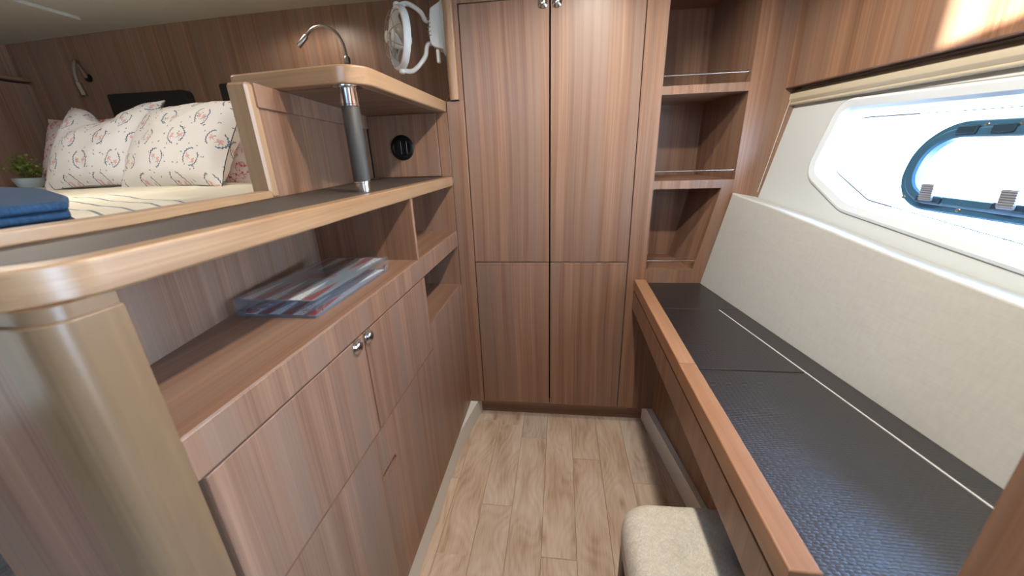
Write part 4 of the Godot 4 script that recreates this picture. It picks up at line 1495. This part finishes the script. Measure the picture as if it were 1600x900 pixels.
func backgammon():
	var x0 := -0.661
	var x1 := -0.481
	var z0 := -0.973
	var z1 := -0.635
	var y0 := 0.9655
	var t := thing("backgammon_case", "clear acrylic backgammon case with red and white points on the shelf", "board game", Vector3((x0 + x1) / 2, y0, (z0 + z1) / 2))
	for k in 2:
		var ya := y0 + 0.0195 * k
		var yb := ya + 0.0190
		# printed panel
		var s := mb()
		var yp := ya + 0.0025 if k == 0 else yb - 0.003
		for sgn in [1.0, -1.0]:
			var v := [Vector3(x0 + 0.004, yp, z1 - 0.004), Vector3(x1 - 0.004, yp, z1 - 0.004), Vector3(x1 - 0.004, yp, z0 + 0.004), Vector3(x0 + 0.004, yp, z0 + 0.004)]
			var uv := [Vector2(0, 1), Vector2(1, 1), Vector2(1, 0), Vector2(0, 0)]
			var off := Vector3(0, 0.0006 * sgn, 0)
			for q in ([[0, 2, 1], [0, 3, 2]] if sgn > 0 else [[0, 1, 2], [0, 2, 3]]):
				for z in q:
					s.set_normal(Vector3(0, sgn, 0))
					s.set_uv(uv[z])
					s.add_vertex(v[z] + off)
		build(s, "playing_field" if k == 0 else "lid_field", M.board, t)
		s = mb()
		var w := 0.0035
		bx(s, Vector3(x0, ya, z0), Vector3(x1, yb, z0 + w), Vector3.RIGHT, 0.0008)
		bx(s, Vector3(x0, ya, z1 - w), Vector3(x1, yb, z1), Vector3.RIGHT, 0.0008)
		bx(s, Vector3(x0, ya, z0 + w), Vector3(x0 + w, yb, z1 - w), Vector3.RIGHT, 0.0008)
		bx(s, Vector3(x1 - w, ya, z0 + w), Vector3(x1, yb, z1 - w), Vector3.RIGHT, 0.0008)
		bx(s, Vector3(x0 + 0.032, ya + 0.003, z0 + w), Vector3(x0 + 0.035, yb - 0.004, z1 - w), Vector3.RIGHT, 0.0008)
		if k == 1:
			bx(s, Vector3(x0 + w, yb - 0.002, z0 + w), Vector3(x1 - w, yb, z1 - w), Vector3.RIGHT, 0.0004)
		build(s, "tray" if k == 0 else "lid", M.acrylic, t)
	for q in [[x1 - 0.02, z1 + 0.001], [x1 + 0.001, z1 - 0.02], [x1 + 0.001, z0 + 0.03]]:
		var s := mb()
		tube(s, [Vector3(q[0] - 0.008, y0 + 0.018, q[1]), Vector3(q[0] + 0.008 * (1 if q[0] < x1 else 0), y0 + 0.018, q[1])] if q[0] < x1 else [Vector3(q[0], y0 + 0.018, q[1] - 0.010), Vector3(q[0], y0 + 0.018, q[1] + 0.010)], 0.0011, 6)
		var px: float = q[0]
		for dy in [-1.0, 1.0]:
			tube(s, [Vector3(px, y0 + 0.018, q[1]), Vector3(px, y0 + 0.018 + dy * 0.009, q[1])], 0.0010, 6)
		build(s, "clasp", M.steel, t)
	# checkers lying in the side gutter
	for k in 6:
		var s := mb()
		lathe(s, [[0.0001, 0.0], [0.0115, 0.0], [0.012, 0.001], [0.012, 0.005], [0.0115, 0.006], [0.0001, 0.006]], Vector3(x0 + 0.019, y0 + 0.0035, z1 - 0.022 - k * 0.026), Vector3.UP, 16)
		var m: StandardMaterial3D = M.checker if M.has("checker") else mat(Color(0.42, 0.05, 0.10), 0.25)
		M.checker = m
		build(s, "checker", m, t)

func fan():
	var base := Vector3(-0.4235, 1.715, -1.615)
	var t := thing("wall_fan", "white gimbal cabin fan mounted on the wardrobe's side post", "fan", base)
	var s := mb()
	# base plate: mounting flange and body
	var fl := rounded([[-1.665, 1.622, 0.015], [-1.565, 1.622, 0.015], [-1.565, 1.808, 0.015], [-1.665, 1.808, 0.015]], 5)
	prism(s, fl, Vector3(-0.4235, 0, 0), Vector3(0, 0, 1), Vector3.UP, Vector3(-0.012, 0, 0), Vector3.UP, 0.003, 2)
	var bo := rounded([[-0.4355, 1.640, 0.0], [-0.4355, 1.795, 0.0], [-0.478, 1.775, 0.012], [-0.490, 1.70, 0.02], [-0.484, 1.655, 0.018]], 5)
	prism(s, bo, Vector3(0, 0, -1.655), Vector3.RIGHT, Vector3.UP, Vector3(0, 0, 0.08), Vector3.UP, 0.005, 2)
	build(s, "mount", M.fanwhite, t)
	s = mb()
	for k in 5:
		bx(s, Vector3(-0.4915, 1.688 + k * 0.013, -1.64), Vector3(-0.478, 1.691 + k * 0.013, -1.5745), Vector3.UP, 0.0005)
	build(s, "vent_slot", M.groove, t)
	s = mb()
	bx(s, Vector3(-0.468, 1.600, -1.60), Vector3(-0.456, 1.645, -1.578), Vector3.UP, 0.003)
	build(s, "release_tab", M.fanwhite, t)
	# the ring
	var c := Vector3(-0.612, 1.692, -1.60)
	var ax := Vector3(-0.78, 0.05, 0.62).normalized()
	var B := frame_of(ax)
	var upv := (Vector3.UP - ax * ax.dot(Vector3.UP)).rotated(ax, 0.06).normalized()
	var side := ax.cross(upv).normalized()
	s = mb()
	lathe(s, [[0.095, -0.012], [0.103, -0.012], [0.106, -0.008], [0.106, 0.010], [0.103, 0.014], [0.095, 0.014], [0.095, -0.012]], c, ax, 48)
	build(s, "ring", M.fanwhite, t)
	# gimbal arms
	for q in [[1.0, 1.738], [-1.0, 1.672]]:
		s = mb()
		var e: Vector3 = c + upv * 0.107 * q[0]
		var root := Vector3(-0.482, q[1], -1.600)
		var m1 := e + Vector3(0.045, 0.004 * q[0], 0.0)
		var m2 := Vector3(-0.520, lerpf(q[1], e.y, 0.55), -1.60)
		var m3 := Vector3(-0.505, q[1] + 0.008 * q[0], -1.60)
		tube(s, smooth_path([e, m1, m2, m3, root], 7), 0.0085, 12)
		build(s, "gimbal_arm", M.fanwhite, t)
		s = mb()
		lathe(s, [[0.0001, 0.012], [0.010, 0.012], [0.013, 0.008], [0.013, -0.006], [0.010, -0.008], [0.0001, -0.008]], e, upv * q[0], 20)
		build(s, "pivot", M.fanwhite, t)
	# motor, struts
	s = mb()
	lathe(s, [[0.0001, -0.045], [0.014, -0.044], [0.017, -0.040], [0.017, -0.022], [0.031, -0.020], [0.034, -0.014], [0.034, 0.018], [0.030, 0.024], [0.0001, 0.026]], c, ax, 28)
	build(s, "motor", M.fanwhite, t)
	for k in 4:
		s = mb()
		var a := TAU * k / 4.0 + 0.5
		var d := upv * cos(a) + side * sin(a)
		tube(s, [c + d * 0.03 - ax * 0.010, c + d * 0.099 - ax * 0.008], 0.004, 8)
		build(s, "strut", M.fanwhite, t)
	for k in 3:
		s = mb()
		var a0 := TAU * k / 3.0 + 0.3
		grid(s, 8, 8, func(a, b):
			var r := lerpf(0.026, 0.087, a)
			var an: float = a0 + (b - 0.5) * 1.25 * (0.8 + 0.2 * a) + a * 0.25
			var d: Vector3 = upv * cos(an) + side * sin(an)
			return c + d * r + ax * (0.012 + (b - 0.5) * 0.024), func(a, b): return Vector2(a, b), ax)
		build(s, "blade", M.fanblade, t)
	# wire guard
	s = mb()
	for k in 9:
		var a := TAU * k / 9.0
		var d := upv * cos(a) + side * sin(a)
		tube(s, smooth_path([c + d * 0.098 + ax * 0.012, c + d * 0.085 + ax * 0.032, c + d * 0.05 + ax * 0.045, c + d * 0.02 + ax * 0.048], 4), 0.0012, 6)
	var ring := []
	for k in 40:
		var d := upv * cos(TAU * k / 40.0) + side * sin(TAU * k / 40.0)
		ring.append(c + d * 0.068 + ax * 0.0395)
	tube(s, ring, 0.0012, 6, true)
	build(s, "guard", M.wire, t)
	s = mb()
	lathe(s, [[0.0001, 0.052], [0.018, 0.051], [0.022, 0.047], [0.0001, 0.046]], c, ax, 24)
	build(s, "guard_hub", M.fanblade, t)

func lamps():
	# gooseneck on the console
	var b := Vector3(-0.941, 1.466, -1.80)
	var t := thing("reading_lamp", "slim steel gooseneck lamp rising from the console top", "lamp", b, "gooseneck reading lamps")
	var s := mb()
	lathe(s, [[0.0001, 0.0], [0.022, 0.0], [0.022, 0.006], [0.010, 0.010], [0.008, 0.20], [0.0135, 0.202], [0.0135, 0.222], [0.007, 0.230], [0.0001, 0.231]], b, Vector3.UP, 20)
	build(s, "stem", M.steel, t)
	var head := Vector3(-1.114, 1.781, -1.80)
	var pts := smooth_path([b + Vector3(0, 0.225, 0), Vector3(-0.948, 1.745, -1.80), Vector3(-0.975, 1.790, -1.80), Vector3(-1.027, 1.814, -1.80), Vector3(-1.078, 1.808, -1.80), head], 6)
	s = mb()
	tube(s, pts, 0.0055, 10)
	build(s, "gooseneck", M.steel, t)
	s = mb()
	var dir := (Vector3(-1.156, 1.742, -1.79) - head).normalized()
	lathe(s, [[0.0001, -0.004], [0.0085, -0.003], [0.0105, 0.0], [0.0112, 0.055], [0.0095, 0.056], [0.0001, 0.052]], head, dir, 20)
	build(s, "head", M.steel, t)
	# arched wall lamp on the bulkhead
	var w := Vector3(-2.600, 1.738, -2.05)
	var t2 := thing("reading_lamp", "arched steel reading lamp on the bulkhead above the potted plant", "lamp", w, "gooseneck reading lamps")
	s = mb()
	lathe(s, [[0.0001, 0.0], [0.020, 0.0], [0.020, 0.010], [0.012, 0.014], [0.0001, 0.015]], w, Vector3(0, 0, 1), 20)
	build(s, "mount", M.black, t2)
	var h2 := Vector3(-2.568, 1.700, -1.962)
	s = mb()
	tube(s, smooth_path([w + Vector3(0, 0, 0.012), Vector3(-2.592, 1.775, -2.022), Vector3(-2.578, 1.806, -2.000), Vector3(-2.572, 1.795, -1.980), Vector3(-2.572, 1.745, -1.966), h2], 6), 0.0095, 10)
	build(s, "gooseneck", M.steel, t2)
	s = mb()
	lathe(s, [[0.0001, -0.003], [0.011, -0.002], [0.0145, 0.002], [0.0155, 0.066], [0.0135, 0.067], [0.0001, 0.062]], h2, Vector3(0.24, -0.97, 0.05), 20)
	build(s, "head", M.chrome, t2)

func plant():
	var p := Vector3(-2.795, 1.176, -1.735)
	var t := thing("potted_plant", "small leafy green plant in a pale grey oval pot by the pillows", "plant", p)
	var s := mb()
	lathe(s, [[0.0001, 0.0], [0.034, 0.0], [0.046, 0.012], [0.055, 0.035], [0.058, 0.052], [0.054, 0.053], [0.050, 0.044], [0.0001, 0.044]], p, Vector3.UP, 28)
	build(s, "pot", M.pot, t)
	s = mb()
	var rng := RandomNumberGenerator.new()
	rng.seed = 12
	var sa := mb()
	var sc := mb()
	for k in 34:
		var a := rng.randf() * TAU
		var spread := rng.randf_range(0.01, 0.085)
		var h := rng.randf_range(0.05, 0.10) * (1.15 - spread * 4.0)
		var e := p + Vector3(cos(a) * spread, 0.05 + h, sin(a) * spread)
		var b := p + Vector3(cos(a) * 0.02, 0.044, sin(a) * 0.02)
		var m := (b + e) / 2 + Vector3(0, 0.012, 0)
		tube(s, [b, m, e], 0.0011, 5)
		for q in 9:
			var f := rng.randf_range(0.35, 1.08)
			var c := b.lerp(e, f) + Vector3(rng.randf_range(-1, 1), rng.randf_range(-0.6, 1), rng.randf_range(-1, 1)) * 0.010
			var d := Vector3(rng.randf_range(-1, 1), rng.randf_range(-0.2, 1), rng.randf_range(-1, 1)).normalized()
			var x := d.cross(Vector3(rng.randf(), rng.randf(), rng.randf())).normalized()
			var l := rng.randf_range(0.011, 0.019)
			var w := l * 0.42
			var st := sa if rng.randf() < 0.6 else sc
			var nn := d.cross(x).normalized()
			quad(st, c, c + d * l * 0.5 + x * w, c + d * l, c + d * l * 0.5 - x * w, nn, d)
	build(s, "stems", M.stem, t)
	build(sa, "foliage", M.leaf, t).set_meta("kind", "stuff")
	build(sc, "young_foliage", M.leaf2, t).set_meta("kind", "stuff")
